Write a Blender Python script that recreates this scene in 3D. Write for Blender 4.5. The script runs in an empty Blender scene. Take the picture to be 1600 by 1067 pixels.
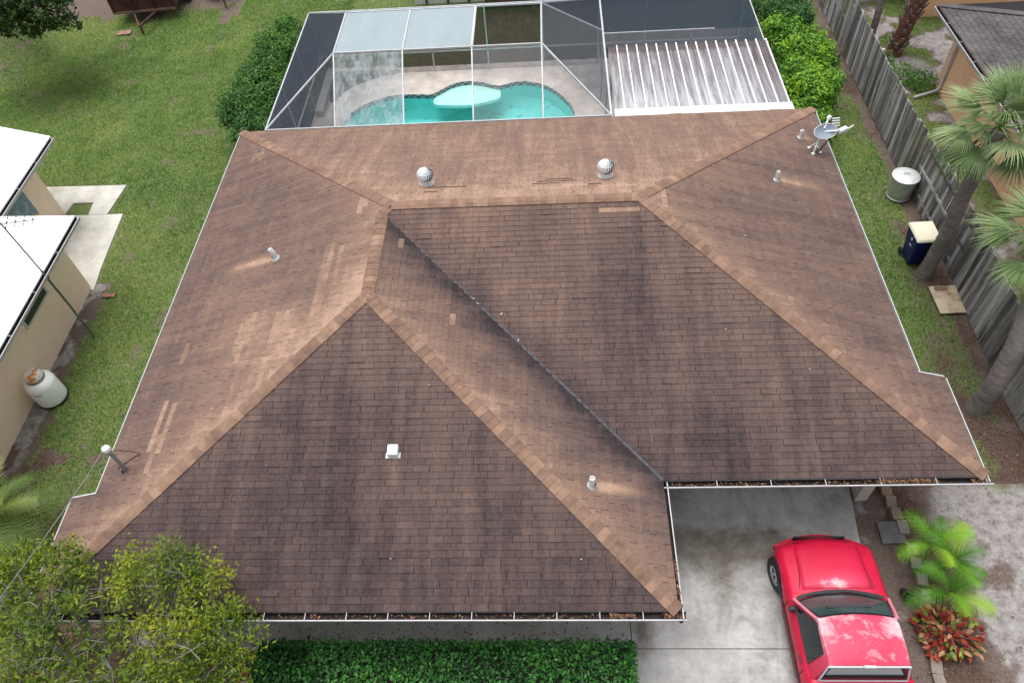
import bpy, bmesh, math, random
import numpy as np
from mathutils import Vector, Matrix
random.seed(7); RS = np.random.RandomState(11)
scene = bpy.context.scene; COL = scene.collection
R = math.radians; PI = math.pi

# ------------------------------------------------------------------ camera, world, sun, exposure
CAMC = np.array([3.6057, -12.7248, 15.2307]); YAW, PIT, ROL, FPX = .0951, .8941, -.0981, 1162.27
def _rot():
    c, s = math.cos(YAW), math.sin(YAW); Rz = np.array([[c,-s,0],[s,c,0],[0,0,1]])
    t = PI/2-PIT; c, s = math.cos(t), math.sin(t); Rx = np.array([[1,0,0],[0,c,-s],[0,s,c]])
    c, s = math.cos(ROL), math.sin(ROL); Rr = np.array([[c,-s,0],[s,c,0],[0,0,1]])
    return Rz@Rx@Rr
CM = _rot()
cam = bpy.data.cameras.new('camera'); cam_o = bpy.data.objects.new('camera', cam); COL.objects.link(cam_o)
cam.sensor_width = 36; cam.lens = FPX/1600*36; cam.clip_end = 500
mw = Matrix([[CM[i][0], CM[i][1], CM[i][2], CAMC[i]] for i in range(3)]+[[0,0,0,1]]); cam_o.matrix_world = mw
scene.camera = cam_o

SUN_EL, SUN_AZ = 78, 325      # azimuth clockwise from +y
world = bpy.data.worlds.new('World'); scene.world = world; world.use_nodes = True
nt = world.node_tree; nt.nodes.clear()
sk = nt.nodes.new('ShaderNodeTexSky'); sk.sky_type = 'NISHITA'; sk.sun_disc = False
sk.sun_elevation = R(SUN_EL); sk.sun_rotation = R(SUN_AZ); sk.dust_density = 4; sk.air_density = 1.0
hs = nt.nodes.new('ShaderNodeHueSaturation'); hs.inputs['Saturation'].default_value = .22
bg = nt.nodes.new('ShaderNodeBackground'); bg.inputs['Strength'].default_value = .15
wo = nt.nodes.new('ShaderNodeOutputWorld')
nt.links.new(sk.outputs[0], hs.inputs['Color']); nt.links.new(hs.outputs[0], bg.inputs[0]); nt.links.new(bg.outputs[0], wo.inputs[0])
sl = bpy.data.lights.new('sun', 'SUN'); sl.energy = 1.5; sl.angle = R(50); sl.color = (1,.97,.93)
so = bpy.data.objects.new('sun', sl); COL.objects.link(so)
az = R(SUN_AZ); el = R(SUN_EL)
so.rotation_euler = Vector((-math.sin(az)*math.cos(el), -math.cos(az)*math.cos(el), -math.sin(el))).to_track_quat('-Z','Y').to_euler()
scene.view_settings.view_transform = 'Standard'; scene.view_settings.look = 'None'
scene.view_settings.gamma = 1; scene.view_settings.use_curve_mapping = False
scene.view_settings.exposure = 0.52
scene.render.engine = 'CYCLES'; scene.cycles.transparent_max_bounces = 24; scene.cycles.max_bounces = 8

# survey helpers: where a sight line meets a plane of the place
def ray(x, y): return CM@np.array([(x-800)/FPX, -(y-533.5)/FPX, -1.])
def at(x, y, z=0.): d = ray(x,y); t = (z-CAMC[2])/d[2]; return CAMC+t*d
def atp(x, y, ax, val): d = ray(x,y); t = (val-CAMC[ax])/d[ax]; return CAMC+t*d
def on_plane(x, y, n, k): d = ray(x,y); n = np.array(n,float); return CAMC+(k-n@CAMC)/(n@d)*d
def pj(P): d = CM.T@(np.array(P)-CAMC); return 800+FPX*d[0]/-d[2], 533.5-FPX*d[1]/-d[2]

# ------------------------------------------------------------------ object helpers
def link(name, me, mat=None, parent=None):
    o = bpy.data.objects.new(name, me); COL.objects.link(o)
    if mat is not None and me is not None and not me.materials: me.materials.append(mat)
    if parent is not None: o.parent = parent
    return o
def thing(name, label, cat, loc=(0,0,0), group=None, rz=0):
    o = bpy.data.objects.new(name, None); COL.objects.link(o); o.location = loc; o.rotation_euler = (0,0,rz)
    o.empty_display_size = .2; tag(o, label, cat, group); return o
def tag(o, label=None, cat=None, group=None, kind=None):
    if label: o['label'] = label
    if cat: o['category'] = cat
    if group: o['group'] = group
    if kind: o['kind'] = kind
    return o
def struct(o): o['kind'] = 'structure'; return o

class MB:
    """collects faces; build() links them as one mesh object (coordinates local to the parent)"""
    def __init__(s): s.v = []; s.f = []; s.m = []; s.cur = 0
    def poly(s, pts):
        n = len(s.v); s.v += [tuple(p) for p in pts]; s.f.append(tuple(range(n, n+len(pts)))); s.m.append(s.cur)
    def vf(s, vs, fs):
        n = len(s.v); s.v += [tuple(p) for p in vs]
        for f in fs: s.f.append(tuple(i+n for i in f)); s.m.append(s.cur)
    def box(s, x0, x1, y0, y1, z0, z1):
        s.vf([(x0,y0,z0),(x1,y0,z0),(x1,y1,z0),(x0,y1,z0),(x0,y0,z1),(x1,y0,z1),(x1,y1,z1),(x0,y1,z1)],
             [(3,2,1,0),(4,5,6,7),(0,1,5,4),(1,2,6,5),(2,3,7,6),(3,0,4,7)])
    def bar(s, a, b, w, h=None, up=(0,0,1)):
        h = h or w; a = Vector(a); b = Vector(b); d = (b-a).normalized(); u = Vector(up)
        if abs(d.dot(u)) > .98: u = Vector((1,0,0))
        r = d.cross(u).normalized()*w/2; t = r.cross(d).normalized()*h/2
        vs = [p+x*r+y*t for p in (a,b) for x,y in ((-1,-1),(1,-1),(1,1),(-1,1))]
        s.vf(vs, [(3,2,1,0),(4,5,6,7),(0,1,5,4),(1,2,6,5),(2,3,7,6),(3,0,4,7)])
    def tube(s, pts, rad, n=8, caps=True):
        pts = [Vector(p) for p in pts]; rad = rad if hasattr(rad,'__len__') else [rad]*len(pts)
        base = len(s.v); prev = None
        for i, p in enumerate(pts):
            d = (pts[min(i+1,len(pts)-1)]-pts[max(i-1,0)]).normalized()
            if prev is None:
                u = Vector((0,0,1)) if abs(d.z) < .9 else Vector((1,0,0)); u = (u-d*u.dot(d)).normalized()
            else: u = (prev-d*prev.dot(d)).normalized()
            prev = u; w = d.cross(u)
            for k in range(n):
                a = 2*PI*k/n; q = p+(u*math.cos(a)+w*math.sin(a))*rad[i]; s.v.append(tuple(q))
        for i in range(len(pts)-1):
            for k in range(n):
                a = base+i*n+k; b2 = base+i*n+(k+1)%n; s.f.append((a,b2,b2+n,a+n)); s.m.append(s.cur)
        if caps:
            s.f.append(tuple(base+k for k in range(n))[::-1]); s.m.append(s.cur)
            s.f.append(tuple(base+(len(pts)-1)*n+k for k in range(n))); s.m.append(s.cur)
    def lathe(s, prof, n=24, c=(0,0,0), caps=True):
        base = len(s.v)
        for r, z in prof:
            for k in range(n):
                a = 2*PI*k/n; s.v.append((c[0]+r*math.cos(a), c[1]+r*math.sin(a), c[2]+z))
        for i in range(len(prof)-1):
            for k in range(n):
                a = base+i*n+k; b2 = base+i*n+(k+1)%n; s.f.append((a,b2,b2+n,a+n)); s.m.append(s.cur)
        if caps:
            s.f.append(tuple(base+k for k in range(n))[::-1]); s.m.append(s.cur)
            s.f.append(tuple(base+(len(prof)-1)*n+k for k in range(n))); s.m.append(s.cur)
    def mesh(s, name, mats=None, smooth=None):
        me = bpy.data.meshes.new(name); me.from_pydata(s.v, [], s.f); me.update()
        if mats:
            for m in (mats if isinstance(mats,(list,tuple)) else [mats]): me.materials.append(m)
            if max(s.m, default=0) > 0: me.polygons.foreach_set('material_index', s.m)
        if smooth is not None:
            me.polygons.foreach_set('use_smooth', [True]*len(s.f)); me.set_sharp_from_angle(angle=R(smooth))
        return me
    def build(s, name, mats=None, parent=None, smooth=None, bevel=0):
        o = link(name, s.mesh(name, mats, smooth), None, parent)
        if bevel:
            b = o.modifiers.new('bevel','BEVEL'); b.width = bevel; b.segments = 2; b.limit_method = 'ANGLE'
        return o
def prism(mb, pts, z0, z1):
    n = len(pts); vs = [(p[0],p[1],z0) for p in pts]+[(p[0],p[1],z1) for p in pts]
    mb.vf(vs, [tuple(range(n))[::-1], tuple(range(n,2*n))]+[(i,(i+1)%n,(i+1)%n+n,i+n) for i in range(n)])

def np_mesh(name, V, F, mat, attrs=None, parent=None):
    """V (n,3); F (m,k) array of equal sided faces; attrs: name -> per point floats"""
    me = bpy.data.meshes.new(name); V = np.asarray(V,np.float32); F = np.asarray(F,np.int32); k = F.shape[1]
    me.vertices.add(len(V)); me.vertices.foreach_set('co', V.ravel())
    me.loops.add(F.size); me.loops.foreach_set('vertex_index', F.ravel())
    me.polygons.add(len(F)); me.polygons.foreach_set('loop_start', np.arange(0,F.size,k,dtype=np.int32))
    me.update(calc_edges=True)
    for n, a in (attrs or {}).items():
        at_ = me.attributes.new(n,'FLOAT','POINT'); at_.data.foreach_set('value', np.asarray(a,np.float32))
    return link(name, me, mat, parent)

# value noise for masks
def vn(x, y, seed=0):
    x = np.asarray(x,float); y = np.asarray(y,float); xi = np.floor(x); yi = np.floor(y); fx = x-xi; fy = y-yi
    fx = fx*fx*(3-2*fx); fy = fy*fy*(3-2*fy)
    def h(a,b): q = np.sin(a*127.1+b*311.7+seed*74.7)*43758.5453; return q-np.floor(q)
    return (h(xi,yi)*(1-fx)+h(xi+1,yi)*fx)*(1-fy)+(h(xi,yi+1)*(1-fx)+h(xi+1,yi+1)*fx)*fy
def fbm(x, y, seed=0, o=4):
    t = 0; a = .5
    for i in range(o): t = t+a*vn(x*2**i, y*2**i, seed+i*13); a *= .5
    return t/(1-.5**o)
def sstep(a, b, x): t = np.clip((np.asarray(x,float)-a)/(b-a),0,1); return t*t*(3-2*t)
def inpoly(x, y, poly):
    x = np.asarray(x); y = np.asarray(y); c = np.zeros(x.shape,bool); n = len(poly)
    for i in range(n):
        x1,y1 = poly[i][:2]; x2,y2 = poly[(i+1)%n][:2]
        if y1 == y2: continue
        c ^= ((y1 > y) != (y2 > y)) & (x < (x2-x1)*(y-y1)/(y2-y1)+x1)
    return c

# ------------------------------------------------------------------ materials
class NT:
    def __init__(s, name):
        s.m = bpy.data.materials.new(name); s.m.use_nodes = True; s.t = s.m.node_tree; s.t.nodes.clear()
        s.out = s.n('OutputMaterial')
    def n(s, t, **kw):
        nd = s.t.nodes.new('ShaderNode'+t)
        for k, v in kw.items(): setattr(nd, k, v)
        return nd
    def l(s, a, b): s.t.links.new(a, b)
    def pos(s): return s.n('NewGeometry').outputs['Position']
    def attr(s, name): return s.n('Attribute', attribute_name=name).outputs['Fac']
    def mapv(s, vec, sc):
        m = s.n('Mapping'); m.inputs['Scale'].default_value = sc if hasattr(sc,'__len__') else (sc,)*3
        s.l(vec, m.inputs['Vector']); return m.outputs[0]
    def noise(s, vec, sc=1, det=4, rough=.55, dist=0):
        t = s.n('TexNoise'); t.inputs['Detail'].default_value = det; t.inputs['Roughness'].default_value = rough
        t.inputs['Distortion'].default_value = dist
        if hasattr(sc,'__len__'): vec = s.mapv(vec, sc); t.inputs['Scale'].default_value = 1
        else: t.inputs['Scale'].default_value = sc
        s.l(vec, t.inputs['Vector']); return t.outputs['Fac']
    def math(s, op, a, b=None, clamp=False):
        m = s.n('Math', operation=op, use_clamp=clamp)
        for i, x in enumerate((a,b)):
            if x is None: continue
            if isinstance(x,(int,float)): m.inputs[i].default_value = x
            else: s.l(x, m.inputs[i])
        return m.outputs[0]
    def ramp(s, fac, stops, interp='LINEAR'):
        r = s.n('ValToRGB'); e = r.color_ramp.elements; r.color_ramp.interpolation = interp
        while len(e) < len(stops): e.new(.5)
        for el_, (p, c) in zip(e, stops):
            el_.position = p; el_.color = (c,c,c,1) if isinstance(c,(int,float)) else (*c[:3],1)
        s.l(fac, r.inputs[0]); return r.outputs[0]
    def mix(s, f, a, b, mode='MIX'):
        m = s.n('MixRGB', blend_type=mode)
        for i, x in enumerate((f,a,b)):
            if isinstance(x,(int,float)): m.inputs[i].default_value = x if i == 0 else (x,x,x,1)
            elif isinstance(x, tuple): m.inputs[i].default_value = (*x[:3],1)
            else: s.l(x, m.inputs[i])
        return m.outputs[0]
    def bump(s, h, st=.3, d=.01):
        b = s.n('Bump'); b.inputs['Strength'].default_value = st; b.inputs['Distance'].default_value = d
        s.l(h, b.inputs['Height']); return b.outputs[0]
    def bsdf(s, col, rough=.8, metal=0, spec=.3, normal=None, coat=0, link=True):
        p = s.n('BsdfPrincipled'); p.inputs['Metallic'].default_value = metal; p.inputs['Specular IOR Level'].default_value = spec
        p.inputs['Coat Weight'].default_value = coat
        for k, x in (('Base Color',col),('Roughness',rough)):
            if isinstance(x,(int,float)): p.inputs[k].default_value = x
            elif isinstance(x, tuple): p.inputs[k].default_value = (*x[:3],1)
            else: s.l(x, p.inputs[k])
        if normal is not None: s.l(normal, p.inputs['Normal'])
        if link: s.l(p.outputs[0], s.out.inputs[0])
        return p.outputs[0]

def M(name, c, rough=.75, var=.18, sc=6, metal=0, spec=.3, bump=0, c2=None, thr=(.52,.68), sc2=2.5, stretch=(1,1,1)):
    """plain surface: colour with mottled variation, optional second colour in irregular patches"""
    t = NT(name); p = t.pos(); n = t.noise(p, tuple(sc*x for x in stretch), 5)
    lo = tuple(max(0,x*(1-var)) for x in c); hi = tuple(min(1,x*(1+var)) for x in c)
    col = t.ramp(n, [(.3,lo),(.7,hi)])
    if c2 is not None:
        n2 = t.noise(p, tuple(sc2*x for x in stretch), 6, .65); col = t.mix(t.ramp(n2,[(thr[0],0.),(thr[1],1.)]), col, c2)
    nm = t.bump(t.noise(p, sc*8, 3), bump, .01) if bump else None
    t.bsdf(col, rough, metal, spec, nm); return t.m

def leafmat(name, stops, rough=.45, trans=.3, objrnd=False):
    t = NT(name)
    f = t.n('ObjectInfo').outputs['Random'] if objrnd else t.attr('rnd')
    f = t.math('ADD', f, t.math('MULTIPLY', t.math('SUBTRACT', t.noise(t.pos(), 14, 2), .5), .35), True)
    col = t.ramp(f, stops)
    p = t.bsdf(col, rough, 0, .35, link=False); tr = t.n('BsdfTranslucent'); t.l(col, tr.inputs[0])
    mx = t.n('MixShader'); mx.inputs[0].default_value = trans; t.l(p, mx.inputs[1]); t.l(tr.outputs[0], mx.inputs[2]); t.l(mx.outputs[0], t.out.inputs[0])
    return t.m

def screenmat(name, col, alpha, streak=0):
    t = NT(name); p = t.pos(); d = t.n('BsdfDiffuse'); tr = t.n('BsdfTransparent'); mx = t.n('MixShader')
    d.inputs[0].default_value = (*col,1)
    n = t.noise(p, (3,.9,3), 5, .6)
    if streak:
        n = t.noise(p, (4.5,1.1,4.5), 6, .65, .5)
        f = t.ramp(n, [(.40,alpha-streak),(.64,alpha+streak)])
    else: f = t.ramp(n, [(.3,max(0,alpha-.05)),(.7,min(1,alpha+.05))])
    t.l(f, mx.inputs[0]); t.l(tr.outputs[0], mx.inputs[1]); t.l(d.outputs[0], mx.inputs[2]); t.l(mx.outputs[0], t.out.inputs[0]); return t.m

def shingle_mat():
    t = NT('asphalt_shingle'); uv = t.n('UVMap', uv_map='UVMap').outputs[0]; p = t.pos()
    st = t.noise(uv, (3.4,.40,1), 7, .68, .35); big = t.noise(uv, (.7,.4,1), 5, .6); bl = t.noise(uv, 16, 5, .7)
    f = t.attr('tan')
    f = t.math('ADD', f, t.math('MULTIPLY', t.math('SUBTRACT', st, .5), .70))
    f = t.math('ADD', f, t.math('MULTIPLY', t.math('SUBTRACT', big, .5), .36))
    f = t.math('ADD', f, t.math('MULTIPLY', t.math('SUBTRACT', t.attr('rnd'), .5), .15))
    f = t.math('ADD', f, t.math('MULTIPLY', t.math('SUBTRACT', bl, .5), .55), True)
    col = t.ramp(f, [(0,(.034,.027,.029)),(.22,(.078,.055,.053)),(.45,(.134,.089,.077)),(.7,(.208,.135,.102)),(1,(.37,.245,.18))])
    gr = t.noise(p, 260, 2, .7); col = t.mix(.35, col, t.ramp(gr,[(.3,.32),(.7,.72)]), 'OVERLAY')
    t.bsdf(col, .95, 0, .15, t.bump(gr,.35,.004)); return t.m

def foliage_ground_mat():
    t = NT('yard_ground'); p = t.pos(); g = t.attr('grass'); s = t.attr('sand'); lf = t.attr('litter')
    n = t.noise(p, 3.5, 6, .65); fine = t.noise(p, 40, 5, .7); mid = t.noise(p, 5, 6, .7)
    gcol = t.ramp(n, [(.3,(.095,.135,.045)),(.55,(.135,.17,.065)),(.75,(.21,.20,.11))])
    soil = t.ramp(fine, [(.3,(.085,.065,.055)),(.7,(.20,.155,.135))])
    sand = t.ramp(mid, [(.28,(.15,.13,.125)),(.5,(.28,.262,.255)),(.75,(.41,.39,.38))])
    leafc = t.ramp(fine, [(.35,(.05,.036,.032)),(.6,(.13,.085,.068)),(.8,(.24,.165,.125))])
    def soft(a, w=.35): return t.ramp(t.math('ADD', a, t.math('MULTIPLY', t.math('SUBTRACT', mid, .5), .9), True), [(.5-w/2,0.),(.5+w/2,1.)])
    col = t.mix(soft(s), soil, sand); col = t.mix(soft(lf,.3), col, leafc); col = t.mix(soft(g,.5), col, gcol)
    col = t.mix(.5, col, t.ramp(fine,[(.3,.38),(.7,.62)]), 'OVERLAY')
    t.bsdf(col, 1, 0, .1, t.bump(fine,.6,.03)); return t.m

def concrete_mat(name, c, stain=(.11,.10,.085), lo=.5, hi=.72):
    t = NT(name); p = t.pos()
    col = t.ramp(t.noise(p, 1.3, 7, .65), [(.3,tuple(x*.66 for x in c)),(.7,tuple(x*1.2 for x in c))])
    st = t.ramp(t.noise(p, (.8,.55,1), 7, .62, .6), [(lo,0.),(hi,.85)]); col = t.mix(st, col, stain)
    fine = t.noise(p, 60, 4, .7); col = t.mix(.3, col, t.ramp(fine,[(.3,.35),(.7,.65)]), 'OVERLAY')
    t.bsdf(col, .85, 0, .3, t.bump(fine,.25,.005)); return t.m

def driveway_mat():
    t = NT('stained_driveway'); p = t.pos(); c = (.42,.415,.405)
    col = t.ramp(t.noise(p, 1.3, 7, .65), [(.3,tuple(x*.68 for x in c)),(.7,tuple(x*1.18 for x in c))])
    n = t.noise(p, 1.1, 7, .66, .4)
    def spot(x, y, sx, sy, amp):
        m = t.n('Mapping'); m.inputs['Location'].default_value = (-x/sx,-y/sy,0); m.inputs['Scale'].default_value = (1/sx,1/sy,0); t.l(p, m.inputs['Vector'])
        ln = t.n('VectorMath', operation='LENGTH'); t.l(m.outputs[0], ln.inputs[0]); d = t.math('SUBTRACT', 1., ln.outputs['Value']); return t.math('MULTIPLY', t.math('MAXIMUM', d, 0.), amp)
    s = t.math('ADD', t.math('ADD', spot(6.4,-6.25,2.2,.85,.80), spot(8.2,-6.2,1.9,.55,.60)), t.math('ADD', spot(5.15,-7.9,.35,.8,.6), spot(7.2,-7.4,2.4,1.3,.28)))
    f = t.ramp(t.math('ADD', s, t.math('MULTIPLY', t.math('SUBTRACT', n, .5), 1.9), True), [(.12,0.),(.62,1.)])
    col = t.mix(t.math('MULTIPLY', f, .88), col, t.ramp(t.noise(p,2.5,5,.6),[(.35,(.10,.082,.055)),(.65,(.19,.175,.15))]))
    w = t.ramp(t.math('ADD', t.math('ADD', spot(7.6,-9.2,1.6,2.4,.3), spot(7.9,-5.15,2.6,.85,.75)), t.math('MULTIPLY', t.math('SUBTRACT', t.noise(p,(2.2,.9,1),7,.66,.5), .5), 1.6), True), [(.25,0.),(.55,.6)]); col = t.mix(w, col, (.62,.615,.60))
    md = t.noise(p, 9, 6, .75); col = t.mix(.5, col, t.ramp(md,[(.3,.36),(.7,.64)]), 'OVERLAY')
    fine = t.noise(p, 60, 4, .7); col = t.mix(.3, col, t.ramp(fine,[(.3,.35),(.7,.65)]), 'OVERLAY')
    t.bsdf(col, .85, 0, .3, t.bump(fine,.25,.005)); return t.m

def wood_fence_mat():
    t = NT('weathered_fence_wood'); p = t.pos(); oi = t.n('ObjectInfo').outputs['Random']
    g = t.noise(p, (10,24,1.1), 5, .65); big = t.noise(p, (.5,.5,.6), 4)
    f = t.math('ADD', t.math('MULTIPLY', g, .75), t.math('MULTIPLY', oi, .48), True)
    col = t.ramp(f, [(.34,(.055,.05,.053)),(.50,(.16,.15,.152)),(.66,(.29,.28,.28)),(.9,(.50,.49,.49))])
    col = t.mix(t.ramp(big,[(.50,0.),(.7,.6)]), col, (.17,.165,.085))
    col = t.mix(t.ramp(t.noise(p,(2,5,.7),5,.6),[(.52,0.),(.68,.75)]), col, (.06,.052,.05))
    col = t.mix(t.ramp(t.noise(p,(14,14,9),3,.6),[(.66,0.),(.72,.6)]), col, (.55,.55,.55))
    t.bsdf(col, .95, 0, .1, t.bump(g,.5,.01)); return t.m

def red_paint_mat():
    t = NT('faded_red_paint'); p = t.pos()
    n = t.noise(p, 3.2, 7, .68, .5); z = t.n('SeparateXYZ'); t.l(p, z.inputs[0])
    base = t.ramp(t.noise(p, 2.2, 4), [(.3,(.46,.006,.032)),(.7,(.56,.014,.055))])
    # clear coat has failed on the hood's rear and on the roof: chalky patches
    fade = t.attr('fade'); f = t.math('ADD', fade, t.math('MULTIPLY', t.math('SUBTRACT', n, .5), 1.5), True)
    base = t.mix(t.math('MULTIPLY', fade, .95, True), base, (.68,.11,.19))
    col = t.mix(t.ramp(f,[(.52,0.),(.86,.8)]), base, (.78,.60,.62)); rg = t.ramp(f,[(.5,.34),(.8,.65)])
    t.bsdf(col, rg, 0, .22, None, 0); return t.m
MAT = dict(
 shingle=shingle_mat(), ground=foliage_ground_mat(), fence=wood_fence_mat(), red=red_paint_mat(),
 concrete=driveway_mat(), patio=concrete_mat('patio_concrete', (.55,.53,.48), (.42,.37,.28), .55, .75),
 deck=concrete_mat('pool_deck_concrete', (.82,.735,.67), (.60,.53,.49), .6, .85),
 white=M('white_gutter_paint', (.47,.47,.49), .5, .08, 5), whiteroof=M('white_coated_roof', (.93,.93,.95), .55, .03, 2),
 galv=M('galvanised_metal', (.50,.53,.56), .38, .18, 9, .55, .5), alu=M('aluminium_frame', (.50,.52,.54), .45, .12, 5, .3, .4),
 dark=M('dark_void', (.015,.013,.014), .9, .2), black=M('black_rubber', (.018,.018,.02), .6, .2, 20), blackp=M('black_plastic', (.022,.022,.026), .45, .2, 9),
 gutin=M('gutter_inside_dark', (.03,.024,.022), .95, .5, 9), underlay=M('roof_underlay', (.016,.014,.018), .95, .3, 8),
 beige=M('beige_stucco', (.88,.70,.53), .9, .04, 3, bump=.25, c2=(.78,.60,.45), thr=(.62,.8), sc2=.9), orange=M('orange_stucco', (.86,.53,.33), .9, .06, 3, bump=.3, c2=(.74,.44,.27), thr=(.6,.8), sc2=1),
 cream=M('cream_wall', (.55,.50,.43), .9, .08, 3, bump=.2),
 cap=M('ridge_cap_shingle', (.25,.148,.105), .95, .28, 2.2, bump=.6, c2=(.13,.085,.075), thr=(.55,.72), sc2=1.3),
 pipe=M('white_pvc', (.72,.73,.73), .5, .1, 12), lead=M('lead_flashing', (.45,.46,.47), .55, .15, 10, .4),
)
# ------------------------------------------------------------------ ground sheet (fine grid near, big sheet beyond)
def rect(x0,x1,y0,y1): return [(x0,y0),(x1,y0),(x1,y1),(x0,y1)]
DRIVE = [(4.95,-14),(9.75,-14),(9.86,-6),(9.98,-4.7),(10.0,-2.2),(4.95,-2.2)]
def masks(X, Y):
    n1 = fbm(X*.45, Y*.45, 1); n2 = fbm(X*1.3, Y*1.3, 5); n3 = fbm(X*.25, Y*.25, 9)
    grass = np.full(X.shape, .95); sand = np.zeros(X.shape); lit = np.zeros(X.shape)
    # left lawn: thin, leafy strip next to the neighbour's wall and the front corner; worn patches in the lawn
    left = X < -4.5
    strip = left*(Y < 2)*sstep(.85, .2, (X+9.95))
    grass -= strip*1.2; sand += strip*(.75*(n2 > .42))
    fr = left*sstep(-2.2, -5.2, Y); grass -= fr*(.32+.9*(n2-.5)); lit += fr*(.40+1.8*(n2-.48))
    grass -= left*sstep(.62,.80,n2)*.55
    back = left*sstep(17.0, 18.4, Y+ (n2-.5)*2)*(X < -9.5); grass -= back*.75; lit += back*.1
    tl = left*sstep(-15.5,-18,X+(n2-.5)*3)*sstep(10,14,Y); grass -= tl*.35
    # front yard under the tree, soil round the hedge
    fy = (Y < -7.2)*(X < 5.0)*(X > -7); grass -= fy*1.2; lit += fy*(.35+.4*(n2-.5))
    # side yard between house and fence
    side = (X > 10.2)*(X < 14.25)*(Y > -4.8)
    nearf = sstep(12.7,13.5,X+(n1-.5)*1.6)
    grass -= side*(nearf*(.38+1.3*(n2-.5)) + .06); lit += side*nearf*(.45+1.2*(n2-.5)); 
    front = side*sstep(-.5,-3.,Y+(n2-.5)*1.5); grass -= front*.28; lit += front*(.35+1.1*(n2-.5))
    # sandy drive at the right front
    sd = (X > 9.7)*(X < 15.5)*sstep(-4.1,-5.3,Y+(n2-.5)*1.3)
    grass -= sd*1.4; sand += sd*(.1+1.0*sstep(11.2,12.3,X+(n1-.5)*1.2)+(n2-.5)*2.5)
    lb = sd*sstep(1.0,.1,np.abs(X-11.0)+(n2-.5)*.8); lit += lb*.75
    sand += sd*.42*sstep(11.3,10.2,X)*sstep(.42,.6,n1+.3*(n2-.5)); lit += sd*sstep(-5.9,-5.,Y)*.5*sstep(11.2,11.8,X)*sstep(13.5,12.6,X)
    # neighbour's yard on the far side of the fence
    ny = X > 14.25; grass -= ny*(.28+1.5*(sstep(.45,.62,n2)-.35)*.6); sand += ny*sstep(.5,.68,n2)*.75
    rp = ny*np.exp(-((X-16.2)**2+(Y-11.3)**2)/.8); sand += rp*1.2; grass -= rp
    und = (X > -5.2)*(X < 10.8)*(Y > -5.2)*(Y < 5.2); grass -= und*1.5
    gp = (np.abs(X-14.17) < .35)*(Y > -6); grass -= gp*.5
    # dark bed behind the pool cage
    bd = (Y > 12.55)*(X > -1.9)*(X < 10.6)*(Y < 16.8); grass -= bd*.55*sstep(12.5,12.9,Y); lit += bd*.15
    return np.clip(grass,0,1), np.clip(sand,0,1), np.clip(lit,0,1)
gx = np.arange(-26, 24.01, .14); gy = np.arange(-14, 26.01, .14); GX, GY = np.meshgrid(gx, gy)
gz = (fbm(GX*.8,GY*.8,3)-.5)*.03-.015
nx, ny_ = len(gx), len(gy); idx = np.arange(nx*ny_).reshape(ny_,nx)
F = np.stack([idx[:-1,:-1],idx[:-1,1:],idx[1:,1:],idx[1:,:-1]],-1).reshape(-1,4)
# open the ground where the pool basin is sunk
cx_ = GX.ravel()[F].mean(1); cy_ = GY.ravel()[F].mean(1)
F = F[~((cx_ > -4.0)&(cx_ < 4.8)&(cy_ > 6.9)&(cy_ < 11.75))]
mg, ms, ml = masks(GX.ravel(), GY.ravel())
ground = np_mesh('ground', np.stack([GX.ravel(),GY.ravel(),gz.ravel()],-1), F, MAT['ground'], dict(grass=mg, sand=ms, litter=ml)); struct(ground)
ground.data.polygons.foreach_set('use_smooth', [True]*len(ground.data.polygons))
mb = MB()
for x0,x1,y0,y1 in ((-160,-25.9,-120,200),(23.9,180,-120,200),(-25.9,23.9,25.9,200),(-25.9,23.9,-120,-13.9)): mb.poly([(x0,y0,-.04),(x1,y0,-.04),(x1,y1,-.04),(x0,y1,-.04)])
far = mb.build('far_ground', M('far_grass', (.085,.12,.035), 1, .3, 1.5, c2=(.16,.15,.07))); struct(far)

# driveway slabs with open joints, walkway along the front wall
def slab(name, pts, z0, z1, mat): m_ = MB(); prism(m_, pts, z0, z1); o = m_.build(name, mat, None, None, .008); return struct(o)
JY = -8.31
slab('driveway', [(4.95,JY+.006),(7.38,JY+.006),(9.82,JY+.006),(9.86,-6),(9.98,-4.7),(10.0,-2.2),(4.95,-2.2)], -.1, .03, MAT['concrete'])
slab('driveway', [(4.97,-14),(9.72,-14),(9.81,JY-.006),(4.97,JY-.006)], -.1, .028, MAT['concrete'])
slab('walkway', [(-5.2,-8.28),(4.938,-8.28),(4.938,-7.2),(-5.2,-7.2)], -.1, .024, MAT['concrete'])
# neighbour's patio slabs on the left
slab('patio', [(-12.4,2.0),(-10.35,1.95),(-9.80,1.7),(-9.92,2.6),(-10.10,5.02),(-12.0,5.02)], -.1, .03, MAT['patio'])
slab('patio', [(-12.05,5.03),(-11.98,5.62),(-11.30,5.62),(-11.25,5.03),(-10.62,5.03),(-10.48,6.45),(-13.4,6.5),(-13.3,5.03)], -.1, .036, MAT['patio'])

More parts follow.
